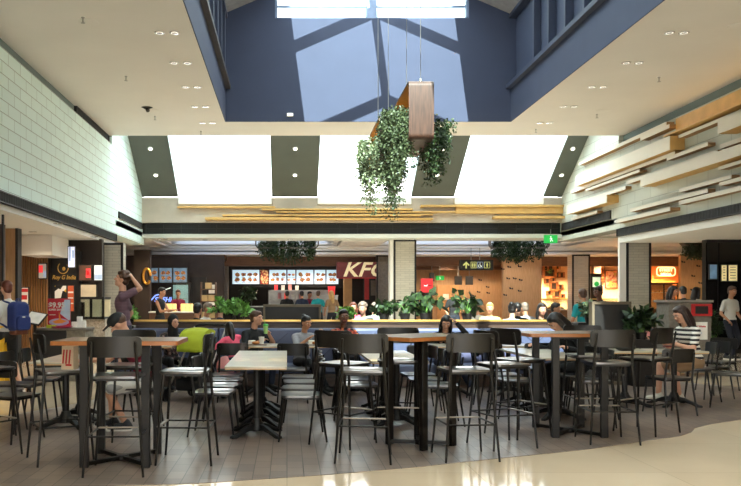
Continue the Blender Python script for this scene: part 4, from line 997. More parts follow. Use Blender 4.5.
# 10 woman head in hand
person('woman in dark jacket with long black hair resting her head on one hand', (PX(444, 12.4), 12.45), 0, 1.58, 'sit', seat=.36, lean=18, head=(26, -10, 6), hands={'L': (.13, -.34, 1.04), 'R': (-.14, -.46, .76)}, poles={'L': (.8, -.2, -.7), 'R': (-.8, .1, -.5)}, feet={'L': (.3, -.62, .085), 'R': (-.06, -.4, .085)}, hair='black', style='long', shirt=blk, sleeve='long', legs=navc, shoe=wht)
# 11 slumped
person('person in black slumped forward with dark hair hanging over right high table', (3.86, 10.55), -72, 1.68, 'sit', lean=30, head=(44, 0, 0), hands={'L': (.30, -.42, .78), 'R': (-.3, -.46, .78)}, hair='black', style='long', shirt=blk, sleeve='long', legs=blk)
# 12 striped woman
person('woman with long dark hair in striped t-shirt reading at far right table', (5.60, 11.02), -78, 1.68, 'sit', lean=14, head=(24, 0, 0), hands={'L': (.12, -.40, .80), 'R': (-.08, -.42, .80)}, poles={'L': (.6, .5, -.7), 'R': (-.6, .5, -.7)}, feet={'L': (.10, -.30, .085), 'R': (-.12, -.46, .085)}, hair='darkbrown', style='long', shirt=strp, legs=tan_s, leglen='short', shoe=wht)
# ---- background diners behind the half wall (Y, px, facing, hair, style, shirt, label)
ZB = .012
BG = [(14.5, 195, 160, 'tan', 'black', 'short', blk, 'dark haired man behind half wall left of the bright fern'), (16.0, 203, 70, 'tan', 'grey', 'short', wht, 'man with hand at his face behind half wall at left'), (14.8, 219, 170, 'fair', 'black', 'short', navc, 'dark haired diner low behind half wall beside the bright fern'),
      (17.3, 233, 110, 'tan', 'brown', 'short', blk, 'man in profile behind the bright green fern'), (16.2, 364, -20, 'fair', 'grey', 'curly', gry, 'diner with curly grey hair behind half wall right of patterned shirt man'), (17.5, 373, 150, 'fair', 'grey', 'short', mat('white_green_cap_cloth', (150, 166, 152), .8), 'pale haired diner beside the curly grey haired one'),
      (18.8, 353, 0, 'fair', 'auburn', 'long', pinkc, 'woman with auburn hair far behind the patterned shirt man'), (14.6, 511, 150, 'fair', 'black', 'bun', wht, 'woman with hair bun in white top behind the half wall'), (15.9, 518, 170, 'fair', 'black', 'short', blk, 'dark haired diner just right of the hair bun woman'),
      (17.0, 527, 190, 'tan', 'grey', 'short', gry, 'grey haired diner seen from behind at half wall'), (14.8, 540, 0, 'fair', 'black', 'long', blk, 'woman with glasses facing us near the wooden box display'), (16.0, 550, 60, 'tan', 'black', 'short', navc, 'dark haired diner right of the woman with glasses'),
      (17.0, 490, -15, 'fair', 'blonde', 'short', yelc, 'blonde boy in yellow t-shirt behind the half wall'), (18.4, 478, -40, 'fair', 'brown', 'short', wht, 'small diner left of the blonde boy')]
def low_bench(x0, x1, y, z, lab):
    t = thing('bench', lab, 'bench', ((x0+x1)/2, y, 0)); w_ = (x1-x0)/2
    MB().bb(-w_, w_, -.2, .2, z-.05, z).build('seat', darkwood, t, bevel=.01)
    for x in (-w_+.06, w_-.06): MB().bb(x-.03, x+.03, -.18, .18, 0, z-.05).build('leg', black, t)
for Y, px, a, sk, hr, sty, sh, lab in BG:
    ex = 6 if Y < 16.5 else 20
    person(lab, (PX(px, Y), Y), a, 1.66, 'sit', lean=8, head=(6, 0, 0), skin=sk, hair=hr, style=sty, shirt=sh, voxel=.014, seat=.46)
    low_bench(PX(px, Y)-.22, PX(px, Y)+.22, Y, .44, 'small dark seat under the '+lab.split(' behind')[0].split(' beside')[0].split(' far')[0].split(' low')[0])
for i, (x0, x1, y, lab) in enumerate(() and ((-2.2, -.6, 15.25, 'dark bench hidden behind half wall at left'), (.9, 2.1, 17.2, 'dark bench hidden behind half wall at centre'), (3.6, 5.3, 15.1, 'dark bench hidden behind half wall at right'), (3.8, 4.8, 17.2, 'dark bench under the blonde boy'))): low_bench(x0, x1, y, .46, lab)
# standing people
ST_ = [(29.2, 287, 175, 'tan', 'black', 'short', blk, 'customer in black at the fried chicken counter'), (29.4, 302, 190, 'fair', 'black', 'short', navc, 'dark haired customer in middle of fried chicken counter queue'), (30.4, 309, 30, 'tan', 'black', 'short', mar, 'staff member in dark red behind fried chicken counter'), (29.0, 318, 170, 'fair', 'brown', 'short', tealc, 'customer in green blue top at the fried chicken counter'),
       (28.4, 332, 200, 'fair', 'blonde', 'long', tan_s, 'woman in brown top waiting at right end of fried chicken counter'), (24.0, 454, 5, 'tan', 'black', 'short', blk, 'person in dark clothes standing in the corridor under the exit sign'), (20.6, 160, 70, 'tan', 'black', 'short', blk, 'man in black sleeveless top looking at his phone by the sushi counter'),
       (25.5, 178, 10, 'tan', 'auburn', 'short', mar, 'server in dark red behind the sushi counter'), (15.4, 584, 190, 'tan', 'brown', 'short', tealc, 'person in teal top with shoulder strap behind the divider'), (16.2, 600, -60, 'brown', 'black', 'bun', blk, 'woman with dark hair and white headband beside the teal top person'),
       (18.3, 671, 40, 'tan', 'black', 'long', blk, 'woman in black standing left of the red framed bin'), (18.9, 684, 180, 'fair', 'black', 'short', blk, 'dark haired person behind the red framed bin'), (19.9, 695, 110, 'fair', 'black', 'long', wht, 'woman in white behind the red framed bin at right'), (18.6, 730, 20, 'tan', 'brown', 'short', wht, 'man in white t-shirt by the dark mirrored kiosk'),
       (17.4, 649, 20, 'fair', 'auburn', 'bun', pinkpaper, 'child in pale top beyond the spiky plant')]
for Y, px, a, sk, hr, sty, sh, lab in ST_:
    H = 1.10 if 'child' in lab else 1.60 if px in (584, 600) else 1.70
    hd_ = {'R': (-.12, -.36, 1.12), 'L': (.1, -.36, 1.12)} if px in (160, 178) else None
    if px == 600: H = 1.66
    person(lab, (PX(px, Y), Y), a, H, 'stand', lean=2, head=(8, 0, 0), skin=sk, hair=hr, style=sty, shirt=sh, voxel=.014, hands=hd_, sleeve='none' if px == 160 else 'short')
# ================================================================== SHOPS UNDER THE LOW REAR CEILING
def counter(x0, x1, y, d, h, m, top, lab, nm='shop_counter'):
    t = thing(nm, lab, 'counter', ((x0+x1)/2, y, 0)); w_ = (x1-x0)/2
    MB().bb(-w_, w_, 0, d, 0, h-.04).build('body', m, t); MB().bb(-w_-.02, w_+.02, -.03, d+.02, h-.04, h).build('worktop', top, t, bevel=.006); MB().bb(-w_, w_, .03, .05, 0, .1).build('kick_plate', dark, t)
    return t
def screen(x0, x1, y, z0, z1, lab, m, spots=0, sm=food, seed=1, group=None):
    r = random.Random(seed); t = thing('menu_screen', lab, 'menu screen', ((x0+x1)/2, y, (z0+z1)/2), 0, group); w_, h = (x1-x0)/2, (z1-z0)/2
    MB().bb(-w_, w_, -.03, .03, -h, h).build('housing', dark, t); sc = MB().bb(-w_+.02, w_-.02, -.036, -.03, -h+.02, h-.02).build('display', m, t)
    for k in range(spots):
        cx = -w_+.06+(2*w_-.12)*((k % ((spots+1)//2))+.5)/((spots+1)//2)+r.uniform(-.05, .05); cz = h*.32 if k < (spots+1)//2 else -h*.36
        MB().prism([(cx+min(.13, w_*1.5/spots)*math.cos(a)*r.uniform(.6, 1.15), cz+min(.10, w_*1.3/spots)*math.sin(a)*r.uniform(.6, 1.1)) for a in [2*PI*q/9 for q in range(9)]], .036, .039, XZ).build('food_picture', sm, sc)
        MB().bb(cx-.08, cx+.06, -.039, -.036, cz-.13, cz-.115).build('caption_bar', greyc, sc)
    return t
def wallpart(nm, x0, x1, y0, y1, z0, z1, m): return S(nm, MB().bb(x0, x1, y0, y1, z0, z1), m)
SY = 32.2
X = lambda px, Y=SY: PX(px, Y)
# --- fried chicken shop
wallpart('wall_shop_1', X(183, 36), X(390, 36), 36, 36.2, 0, 3.0, dark)
for i, (a, b_, m, n, sm) in enumerate(((232, 260, screenb, 8, food), (260, 269, foodred, 0, food), (269, 287, screenb, 6, food), (287, 296, screenb, 4, foodred), (296, 314, screenb, 4, food), (314, 326, screenb, 4, food), (326, 339, screenb, 4, food))):
    Y = 34.0; screen(X(a, Y), X(b_, Y)-.01, Y, PZ(284.5, Y), PZ(269.5, Y), '%s lit menu screen from the left above the fried chicken counter' % ['first wide', 'second narrow red', 'third', 'fourth red edged', 'fifth', 'sixth', 'seventh'][i], m, n, sm, i, 'menu screens of fried chicken shop')
t = tag(MB().bb(X(232, 34)-.1, X(340, 34)+.3, 34.05, 34.15, PZ(287, 34), PZ(267, 34)).build('screen_backing', dark), 'black backing board behind the row of menu screens', 'board')
Y = 31.2; t = thing('shop_sign', 'dark red lit shop sign reading KFC in cream italic letters', 'shop sign', (X(365, Y), Y, PZ(270, Y)))
w_ = (X(394, Y)-X(337, Y))/2; hh_ = (PZ(262.5, Y)-PZ(278, Y))/2
MB().bb(-w_, w_, 0, .2, -hh_, hh_).build('panel', darkred, t); MB().bb(-w_, w_, -.01, .0, -hh_-.03, -hh_).build('red_rim', red, t)
fx = text('letters', 'KFC', (-.06, -.012, -.01), .78, letter, t, .012, .32, .014, sx=1.16); 
# slab serifs
for ch in ():
    pass
counter(X(245, 31.3), X(340, 31.3), 31.3, .7, 1.12, dark, steel, 'long steel topped counter of fried chicken shop')
t = thing('kitchen_rack', 'stainless steel warming rack behind the fried chicken counter', 'kitchen rack', (X(300, 33), 33, 0)); L = X(325, 33)-X(262, 33)
for z in (1.0, 1.35, 1.72): MB().bb(-L/2, L/2, 0, .5, z, z+.05).build('shelf', steel, t)
for x in (-L/2, L/2-.05): MB().bb(x, x+.05, 0, .5, 0, 1.77).build('post', steel, t)
MB().bb(-L/2, L/2, .5, .53, .9, 1.75).build('back_panel', steel, t)
for i, px in enumerate((276, 279.5, 283, 286, 290, 293, 297, 301)):
    o = tag(MB().bb(-.07, .07, -.06, .06, 0, R_.uniform(.16, .26)).build('food_carton', (redlit if i in (0, 3) else pinkpaper if i % 3 == 1 else paper), bevel=.008), '%s carton from the left on the steel warming rack' % ['first', 'second', 'third', 'fourth', 'fifth', 'sixth', 'seventh', 'eighth'][i], 'carton', 'cartons on the warming rack'); o.location = (X(px, 33), 33.25, 1.40 if i % 2 else 1.77)
t = thing('poster', 'dark red and black poster panel under the KFC sign', 'poster', (X(372, 32), 32, PZ(288, 32))); MB().bb(-.35, .42, 0, .04, -.5, .45).build('board', dark, t); MB().bb(-.30, -.12, -.01, 0, -.46, .42).build('red_band', red, t); MB().bb(-.05, .36, -.01, 0, -.3, .3).build('pale_panel', greyc, t)
counter(X(318, 30.5), X(338, 30.5), 30.6, .5, 1.55, steel, steel, 'tall steel drinks cabinet at right end of fried chicken counter', 'drinks_cabinet')
o = tag(MB().lathe([(0, 0), (.12, 0), (.14, .26), (.15, .34), (0, .34)], n=16).build('promo_bucket', redlit), 'red and white promotional bucket on the drinks cabinet', 'bucket'); o.location = (X(332, 30.5), 30.8, 1.55)
tag(MB().bb(X(344, 33), X(352, 33), 33, 33.3, 0, 2.3).build('lit_doorway_panel', mat('beige_lit_panel', (186, 150, 104), .6)), 'beige doorway panel under the KFC sign', 'panel')
tag(MB().bb(X(222, 32), X(228, 32), 32, 32.3, 0, 2.75).build('stone_pier', greyc), 'grey stone pier left of the lit menu screens', 'pier')
t = thing('potted_plant', 'small dark plant on counter left of the warming rack', 'plant', (X(249, 31.5), 31.6, 1.12)); MB().lathe([(0, 0), (.10, 0), (.12, .2), (0, .2)], n=14).build('pot', dark, t); leaves(MB(), [((R_.gauss(0, .14), R_.gauss(0, .1), R_.uniform(.2, .75)), (R_.uniform(-1, 1), R_.uniform(-1, 1), .5)) for _ in range(200)], .14).build('leaves', leaf_d, t)
# --- sushi shop at left
Y = 29.5
wallpart('wall_shop_2', X(126, 29.6), X(224, 29.6), 29.6, 29.8, 0, 3.0, dark2)
for i, (a, b_) in enumerate(((150.5, 158.5), (159, 172.5), (173, 187.5))): screen(X(a, 28.8), X(b_, 28.8), 28.8, PZ(283, 28.8), PZ(267.5, 28.8), '%s dim blue menu screen above the sushi counter' % ['left', 'middle', 'right'][i], screend, [2, 4, 4][i], food, i+9, 'menu screens of sushi shop')
t = thing('neon_sign', 'blue and white neon script sign reading SUSHI with a swoosh', 'neon sign', (X(161.5, 29.3), 29.3, PZ(297, 29.3))); MB().bb(-.42, .46, .02, .06, -.25, .42).build('board', dark2, t)
text('letters', 'SUSHI', (.05, -.01, -.10), .24, neonblue, t, .01, .25, .004); MB().tube([(-.38, 0, -.12), (-.22, 0, .06), (.02, 0, .12), (.14, 0, .20)], .022, 6).build('swoosh', neonblue, t); MB().tube([(-.05, 0, .14), (.12, 0, .26), (.34, 0, .34)], .018, 6).build('swoosh', whitelit, t)
t = thing('round_emblem', 'gold round ring emblem on the brown pillar by sushi shop', 'emblem', (X(146.5, 27.5), 27.56, PZ(276, 27.5))); M = XZ; vs = []
MB().tube([(.14*math.cos(2*PI*k/20)*.9, 0, .26*math.sin(2*PI*k/20)) for k in range(19)], .045, 8).build('ring', mat('polished_brass', (206, 150, 60), .3, .6), t)
tag(MB().bb(X(134, 27.6), X(150, 27.6), 27.6, 27.9, 0, 3.1).build('pillar', dark2), 'dark brown pillar carrying a gold ring emblem', 'pillar')
t = thing('drinks_fridge', 'glass fronted drinks fridge with bluish light', 'fridge', (X(180, 28.5), 28.6, 0)); MB().bb(-.32, .32, .05, .6, 0, 2.0).build('cabinet', dark, t); MB().bb(-.27, .27, .03, .05, .2, 1.9).build('lit_interior', mat('fridge_light', (170, 200, 205), .4, emit=.28), t); MB().bb(-.3, .3, .0, .01, .15, 1.95).build('glass_door', glz2, t)
for z in (.6, 1.0, 1.4): MB().bb(-.27, .27, .012, .03, z, z+.02).build('shelf', steel, t)
counter(X(148, 24), X(196, 24), 24.2, .6, 1.02, midwood, paper, 'wooden sushi counter with a row of lit jars')
for i in range(7):
    o = tag(MB().lathe([(0, 0), (.08, 0), (.085, .22), (.07, .24), (0, .24)], n=14).build('lantern_jar', mat('warm_lit_jar', (255, 206, 130), .4, emit=.4)), '%s glowing jar from the left on the sushi counter' % ['first', 'second', 'third', 'fourth', 'fifth', 'sixth', 'seventh'][i], 'jar', 'glowing jars on the sushi counter'); o.location = (X(162.5+3.6*i+(i > 3)*6, 24.3), 24.4, 1.02)
t = thing('storage_shelf', 'tall shelf stacked with pale boxes by the sushi shop', 'shelf', (X(208, 26), 26, 0)); 
for z in (.2, .75, 1.3, 1.7): MB().bb(-.25, .25, 0, .4, z, z+.03).build('shelf_board', midwood, t)
for x in (-.25, .23): MB().bb(x, x+.02, 0, .4, 0, 1.95).build('post', midwood, t)
for i, (dx, z) in enumerate(((-.12, 1.33), (.1, 1.33), (.0, 1.73), (-.12, .78), (.12, .78))):
    o = tag(MB().bb(-.1, .1, -.12, .12, 0, .2).build('box', mat('kraft_box', (206, 170, 120), .8), bevel=.006), '%s on tall shelf by the sushi shop' % ['left pale box on the third board', 'right pale box on the third board', 'topmost pale box', 'left pale box on the second board', 'right pale box on the second board'][i], 'box', 'boxes on the tall shelf'); o.location = (X(208, 26)+dx, 26.2, z)
for i, (px, py) in enumerate(((211, 289), (211, 301))): tag(MB().bb(X(px, 29.4)-.1, X(px, 29.4)+.12, 29.54, 29.6, PZ(py, 29.4)-.16, PZ(py, 29.4)+.16).build('notice', paper), '%s pale notice on the dark wall right of the fridge' % ['upper', 'lower'][i], 'notice')
wallpart('door_1', X(190, 29.5), X(206, 29.5), 29.54, 29.6, 0, 2.2, dark)
# --- corridor and patterned wood walls (centre right)
wallpart('wall_corridor', X(414, 34), X(505, 34), 34, 34.2, 0, 3.1, woodwall); wallpart('trim_15', X(414, 33.4), X(505, 33.4), 33.3, 33.5, 2.62, 3.0, midwood)
wallpart('door_2', X(437, 33.95), X(459, 33.95), 33.93, 34, 0, PZ(285, 34), mat('tan_door', (190, 140, 92), .6))
S('wall_patterned', MB().bb(X(503, 31.2), X(540, 31.2), 31.2, 31.4, 0, 3.12), woodwall)
S('wall_patterned_right', MB().bb(X(681, 30.5), X(716, 30.5), 30.5, 30.7, 0, 3.12), woodwall)
def marks(pts, Y, lab):
    for i, (px, py) in enumerate(pts):
        t = thing('wall_mark', lab, 'wall decoration', (X(px, Y), Y-.012, PZ(py, Y)), 0, lab)
        MB().prism([(-.08, .05), (-.02, .04), (.0, .01), (.0, -.03), (-.06, -.02)], 0, .012, XZ).build('left_flake', dark, t); MB().prism([(.015, .02), (.07, .025), (.08, -.025), (.02, -.04)], 0, .012, XZ).build('right_flake', dark, t)
marks([(502.5, 269), (509, 267), (519.5, 266.5), (508, 278.5), (514.5, 278.5), (520.5, 280), (511, 288.5), (519.5, 291), (505, 295)], 31.2, 'small black flake mark on the tan patterned wall')
marks([(471, 281), (480, 280), (487.5, 287), (478.5, 292), (488, 293), (474, 296)], 34, 'small black flake mark on the wall at end of the corridor')
marks([(683, 262), (690, 257), (698, 266), (693, 276), (700, 283), (692, 290)], 30.5, 'small black flake mark on the tan wall by the neon shop')
def hang_sign(px, py, Y, w_, h, lab, m, nm='exit_sign'):
    t = thing(nm, lab, 'sign', (X(px, Y), Y, PZ(py, Y))); MB().bb(-w_/2, w_/2, 0, .08, -h/2, h/2).build('box', m, t, bevel=.004); return t
def runman(t, h):
    mb = MB(); mb.tube([(-.01*h, 0, .12*h), (.04*h, 0, -.08*h)], .05*h, 6).tube([(.04*h, 0, -.08*h), (-.08*h, 0, -.2*h), (-.06*h, 0, -.34*h)], .035*h, 6).tube([(.04*h, 0, -.08*h), (.16*h, 0, -.16*h), (.22*h, 0, -.30*h)], .035*h, 6).tube([(-.01*h, 0, .10*h), (.16*h, 0, .04*h)], .03*h, 6).tube([(-.01*h, 0, .10*h), (-.15*h, 0, -.02*h)], .03*h, 6).ell((-.03*h, 0, .25*h), (.07*h, .02, .08*h))
    mb.v = [(x, -.006+y*.1, z) for x, y, z in mb.v]; mb.build('running_figure', whitelit, t)
t = hang_sign(551, 239, 25.6, .42, .26, 'green exit sign with white running figure under rear ceiling edge', greenlit); runman(t, .26); MB().tube([(0, .04, .12), (0, .04, .32)], .012, 6).build('hanger', steel, t)
t = hang_sign(440, 278, 32.8, .34, .18, 'small green exit sign with running figure in the corridor', greenlit); runman(t, .18); MB().tube([(0, .04, .09), (0, .04, .9)], .012, 6).build('hanger', steel, t)
Y = 27.9; t = hang_sign(476.5, 265, Y, 1.17, .36, 'black hanging direction sign with arrow and restroom symbols', dark, 'direction_sign')
for x in (-.18, .12): MB().tube([(x, .04, .18), (x, .04, .6)], .012, 6).build('hanger', steel, t)
MB().prism([(-.42, .12), (-.30, .0), (-.335, -.03), (-.395, .03), (-.395, -.12), (-.445, -.12), (-.445, .03), (-.505, -.03), (-.54, .0)], 0, .006, T(.06, 0, 0) @ XZ).build('arrow', yellowsym, t)
for x, m in ((-.10, yellowsym), (.13, bluesym), (.37, yellowsym)):
    f = MB().bb(x-.10, x+.10, -.004, 0, -.11, .11).build('symbol_frame', m, t); MB().bb(x-.085, x+.085, -.007, -.004, -.095, .095).build('symbol_field', dark, f)
    g = MB()
    if x < 0:
        for q in (-.04, .04): g.ell((x+q, -.01, .06), (.016, .004, .016)); g.bb(x+q-.022, x+q+.022, -.011, -.007, -.03, .04); g.bb(x+q-.012, x+q+.012, -.011, -.007, -.08, -.03)
        g.bb(x-.004, x+.004, -.011, -.007, -.09, .09)
    elif x < .2:
        g.ell((x-.01, -.01, .065), (.014, .004, .014)); g.tube([(x-.01, -.009, .04), (x-.005, -.009, -.02), (x+.03, -.009, -.02), (x+.05, -.009, -.07)], .009, 5); g.tube([(x-.02+.045*math.cos(a), -.009, -.03+.045*math.sin(a)) for a in [PI*.6+q*.4 for q in range(12)]], .007, 5)
    else:
        g.ell((x, -.01, .06), (.018, .004, .018)); g.bb(x-.03, x+.03, -.011, -.007, -.03, .04); g.bb(x-.018, x+.018, -.011, -.007, -.085, -.03)
    g.build('pictogram', whitelit if x > .1 and x < .2 else yellowsym, f)
t = hang_sign(427, 285.5, 29.8, .44, .52, 'red lit square sign box with white bird mark by the corridor', redlit, 'sign_box'); MB().prism([(-.12, .02), (-.03, .0), (.03, .05), (.0, -.03), (-.1, -.03)], 0, .005, XZ).build('white_mark', whitelit, t); MB().bb(.04, .17, -.004, 0, -.02, .0).build('dark_mark', dark, t); MB().bb(-.22, .22, .08, .12, -1.9, 0).build('stand_panel', dark, t)
for i, (px, w_) in enumerate(((458.5, .3), (469.5, .3), (432, .2))): t = hang_sign(px, 280.5 if i < 2 else 277, 33.2, w_, .36, ['left black hanging box sign in the corridor', 'right black hanging box sign in the corridor', 'small black hanging box sign over the red sign'][i], dark, 'box_sign'); MB().tube([(0, .04, .18), (0, .04, .9)], .012, 6).build('hanger', steel, t)
tag(MB().bb(X(446, 33.9)-.12, X(446, 33.9)+.12, 33.9, 33.93, PZ(300, 33.9), PZ(294, 33.9)).build('notice', paper), 'small pale notice on the tan corridor door', 'notice')
# --- shop with wooden box display
wallpart('wall_shop_3', X(540, 35), X(620, 35), 35, 35.2, 0, 3.0, orangewall); wallpart('wall_shop_3_side', X(539, 31.3), X(539, 31.3)+.1, 31.3, 35, 0, 3.0, woodwall)
Y = 34.9
bxs = [(549, 271, 5), (556, 266, 2.6), (545, 268, 2.2), (541.5, 273, 2.0), (556.5, 275, 2.2), (553.5, 286, 2.8), (547, 281, 1.8), (556.5, 294, 2.6), (561, 275, 2.0), (560, 287, 1.8), (549, 293, 1.8), (553, 279.5, 1.5), (562, 296, 1.6)]
for i, (px, py, r_) in enumerate(bxs):
    s_ = r_*Y/F*1.35
    t = thing('display_box', '%s open wooden display box of the cluster on orange shop wall' % ['largest', 'topmost', 'upper left', 'far left', 'right middle', 'lower middle', 'left lower', 'low right', 'far right upper', 'right lower', 'lower left', 'small central', 'lowest right'][i], 'wall box', (X(px, Y), Y+.08, PZ(py, Y)), 0, 'wooden display boxes'); d_ = .22
    MB().bb(-s_, s_, -d_, 0, s_*.78, s_).bb(-s_, s_, -d_, 0, -s_, -s_*.78).bb(-s_, -s_*.78, -d_, 0, -s_, s_).bb(s_*.78, s_, -d_, 0, -s_, s_).build('frame', mat('box_wood', (160, 96, 44), .5), t); MB().bb(-s_*.8, s_*.8, -.05, 0, -s_*.8, s_*.8).build('dark_back', dark2, t)
    if i == 0: leaves(MB(), [((R_.gauss(0, .07), -.12, R_.gauss(0, .06)), (0, -1, .2)) for _ in range(60)], .07).build('greenery', leaf_b, t)
def deli(x0, x1, y, lab, m=midwood):
    t = counter(x0, x1, y, .7, 1.0, m, steel, lab, 'display_counter'); w_ = (x1-x0)/2
    MB().bb(-w_, w_, .0, .01, 1.0, 1.38).build('glass_front', glz2, t); MB().bb(-w_, w_, .0, .5, 1.38, 1.40).build('glass_top', glz2, t); MB().bb(-w_-.02, w_+.02, -.03, .01, 1.38, 1.42).build('brass_rail', goldtrim, t)
    for i in range(int(w_*5)): MB().ell((-w_+.15+i*.4, .3, 1.04), (.14, .12, .06)).build('food_tray', food, t)
    return t
deli(X(540, 31.5), X(573, 31.5), 31.6, 'glass food counter with brass rail below wooden boxes'); deli(X(594, 31.5), X(622, 31.5), 31.6, 'glass food counter in the shop with two posters')
for px, py, w_, h, lab, m in ((604, 273, .40, .80, 'narrow orange food poster on the shop wall', [(206, 110, 40), (226, 170, 80), (150, 70, 30), (236, 200, 130)]), (615, 279, .55, .80, 'wider pink food poster on the shop wall', [(222, 150, 110), (236, 190, 150), (200, 110, 80), (190, 180, 90)])):
    t = thing('poster', lab, 'poster', (X(px, 34.5), 34.9, PZ(py, 34.5))); MB().bb(-w_/2, w_/2, 0, .04, -h/2, h/2).build('frame', midwood, t); MB().bb(-w_/2+.04, w_/2-.04, -.005, 0, -h/2+.04, h/2-.04).build('picture', blotch('poster_art_%d' % px, m, 9, .6), t)
t = thing('drinks_fridge', 'black drinks fridge with green lit label in orange shop', 'fridge', (X(595.5, 33), 33, 0)); MB().bb(-.2, .25, 0, .5, 0, 2.45).build('cabinet', dark, t); MB().bb(-.12, .2, -.01, 0, 1.9, 2.3).build('lit_panel', mat('pale_lit_panel', (200, 220, 190), .4, emit=.5), t); MB().ell((.04, -.02, 2.02), (.10, .01, .10)).build('green_mark', greenlit, t)
tag(MB().bb(X(594, 34), X(601, 34), 34, 34.3, 2.4, 2.98).build('wall_cupboard', midwood), 'brown cupboard over the black drinks fridge', 'cupboard')
# --- neon shop
wallpart('wall_shop_4', X(644, 34), X(683, 34), 34, 34.2, 0, 3.0, orangepaint); wallpart('wall_shop_4_side', X(683, 34), X(683, 34)+.12, 30.7, 34, 0, 3.0, dark2)
Y = 33.8; t = thing('neon_sign', 'cream neon lettering sign in rounded outline on orange wall', 'neon sign', (X(666, Y), Y, PZ(271.5, Y)))
rr_ = rrect(.78, .36, .12, 5); MB().tube([(x, 0, z) for x, z in rr_]+[(rr_[0][0], 0, rr_[0][1])], .022, 8).build('outline', neon, t); text('letters_upper', 'STREET', (0, -.01, .06), .17, neon, t, .01, 0, .007); text('letters_lower', 'MEGA', (0, -.01, -.13), .17, neon, t, .01, 0, .009)
t = thing('display_cabinet', 'glass fronted food display cabinet under the neon sign', 'cabinet', (X(664, 32), 32, 0)); L = (X(679, 32)-X(650, 32))/2
MB().bb(-L, L, 0, .6, 0, 1.0).build('base', dark, t); MB().bb(-L, L, .55, .6, 1.0, 2.02).build('back_panel', mat('warm_steel', (176, 120, 76), .4, .3), t); MB().bb(-L, L, 0, .6, 1.98, 2.06).build('top', dark2, t)
for x in (-L, -.02, L-.05): MB().bb(x, x+.05, 0, .05, 1.0, 2.0).build('post', dark2, t)
for z in (1.3, 1.65): MB().bb(-L, L, .1, .5, z, z+.02).build('shelf', steel, t)
MB().bb(-L+.05, -.02, .0, .01, 1.0, 1.98).build('glass_pane', glz2, t); MB().bb(.03, L-.05, .0, .01, 1.0, 1.98).build('glass_pane', glz2, t)
for i in range(8): MB().ell((-L+.2+i*.25*L/.9, .3, 1.36 if i % 2 else 1.7), (.09, .08, .05)).build('food_item', food, t)
# --- red framed bin
t = thing('waste_bin', 'grey waste bin cabinet with red framed opening and notice', 'bin', (X(693, 14.6), 14.6, 0)); w_ = .34
MB().bb(-w_-.1, w_, 0, .5, .05, 1.34).build('cabinet', greyc, t, bevel=.01); MB().bb(-w_-.14, w_+.02, -.03, .52, 1.34, 1.38).build('top_shelf', steel, t)
zc, hh2, wo = PZ(310, 14.6), .11, .02
MB().bb(-wo-.02, w_, -.03, 0, zc+.07, zc+hh2).bb(-wo-.02, w_, -.03, 0, zc-hh2, zc-.07).bb(-wo-.02, -wo+.05, -.03, 0, zc-.07, zc+.07).bb(w_-.07, w_, -.03, 0, zc-.07, zc+.07).build('red_frame', red, t, bevel=.006); MB().bb(-wo+.05, w_-.07, -.012, 0, zc-.07, zc+.07).build('opening', slot, t)
nt_ = MB().bb(-.12, .26, -.01, 0, .66, .98).build('notice', paper, t); text('notice_heading', 'General Waste', (.07, -.014, .90), .05, red, nt_, .001, 0, .002); MB().box((.05, -.012, .78), (.2, .003, .02)).build('notice_line', bluesym, nt_)
# --- mirrored kiosk at right edge
t = thing('mirrored_kiosk', 'tall black mirrored kiosk wall at right edge', 'kiosk', (X(724, 20.6), 20.6, 0)); xa, xb = X(707, 20.6)-t.location.x, X(760, 20.6)-t.location.x
MB().bb(xa, xb, .05, .25, 0, 2.93).build('core', dark, t)
for a, b_ in ((707, 717.5), (719.5, 741), (743, 760)): MB().bb(X(a, 20.6)-t.location.x, X(b_, 20.6)-t.location.x, 0, .05, .1, 2.85).build('glass_panel', blackglass, t)
MB().bb(xa-.02, xb, -.03, 0.05, 2.85, 2.93).build('head_rail', slot, t)
screen(X(708.5, 20.5), X(717, 20.5), 20.5, PZ(279.5, 20.5), PZ(264, 20.5), 'small blue menu screen on the mirrored kiosk', screend, 0, food, 31)
for i, (a, b_) in enumerate(((721.5, 727.5), (728.5, 738))): t = thing('menu_board', '%s cream lit menu board on the mirrored kiosk' % ['narrow', 'wide'][i], 'menu board', ((X(a, 20.5)+X(b_, 20.5))/2, 20.52, PZ(273, 20.5))); w_ = (X(b_, 20.5)-X(a, 20.5))/2; MB().bb(-w_, w_, 0, .04, -.22, .22).build('frame', dark, t); pg = MB().bb(-w_+.015, w_-.015, -.006, 0, -.2, .2).build('lit_page', mat('cream_lit_page', (214, 196, 140), .5, emit=.35), t); [MB().bb(-w_+.05, w_-.05, -.009, -.006, -.14+.07*q, -.12+.07*q).build('menu_line', greyc, pg) for q in range(5)]
potted(712.5, 20.2, .0, 1.25, .5, 'tall green plant before the mirrored kiosk', leaf_d, 21, 420, .14)
# --- left side shop under the bulkhead
wallpart('wall_shop_5', -9, -4.72, 20.4, 20.6, 0, 2.93, dark2)
Y = 19.9; t = thing('slat_screen', 'row of upright oak slats at far left shop', 'slat screen', (X(33, Y), Y, 0))
for i in range(11): MB().bb(-.30+i*.062, -.27+i*.062, 0, .08, 0, 2.5).build('slat', oakslat, t)
MB().bb(-.34, .40, .08, .12, 0, 2.5).build('backing', dark, t)
tag(MB().bb(X(20, 18.6), X(52, 18.6), 18.6, 20, 2.42, 2.89).build('bulkhead_box', cream), 'cream boxed bulkhead hanging over the oak slats', 'bulkhead')
tag(MB().bb(X(4, 17), X(16, 17), 17, 17.2, 0, 2.9).build('timber_pier', woodwall), 'tan timber pier behind the boy with backpack', 'pier'); tag(MB().bb(X(16, 17), X(18.6, 17), 16.95, 17.2, 0, 2.9).build('black_post', slot), 'thin black post beside the tan timber pier', 'post')
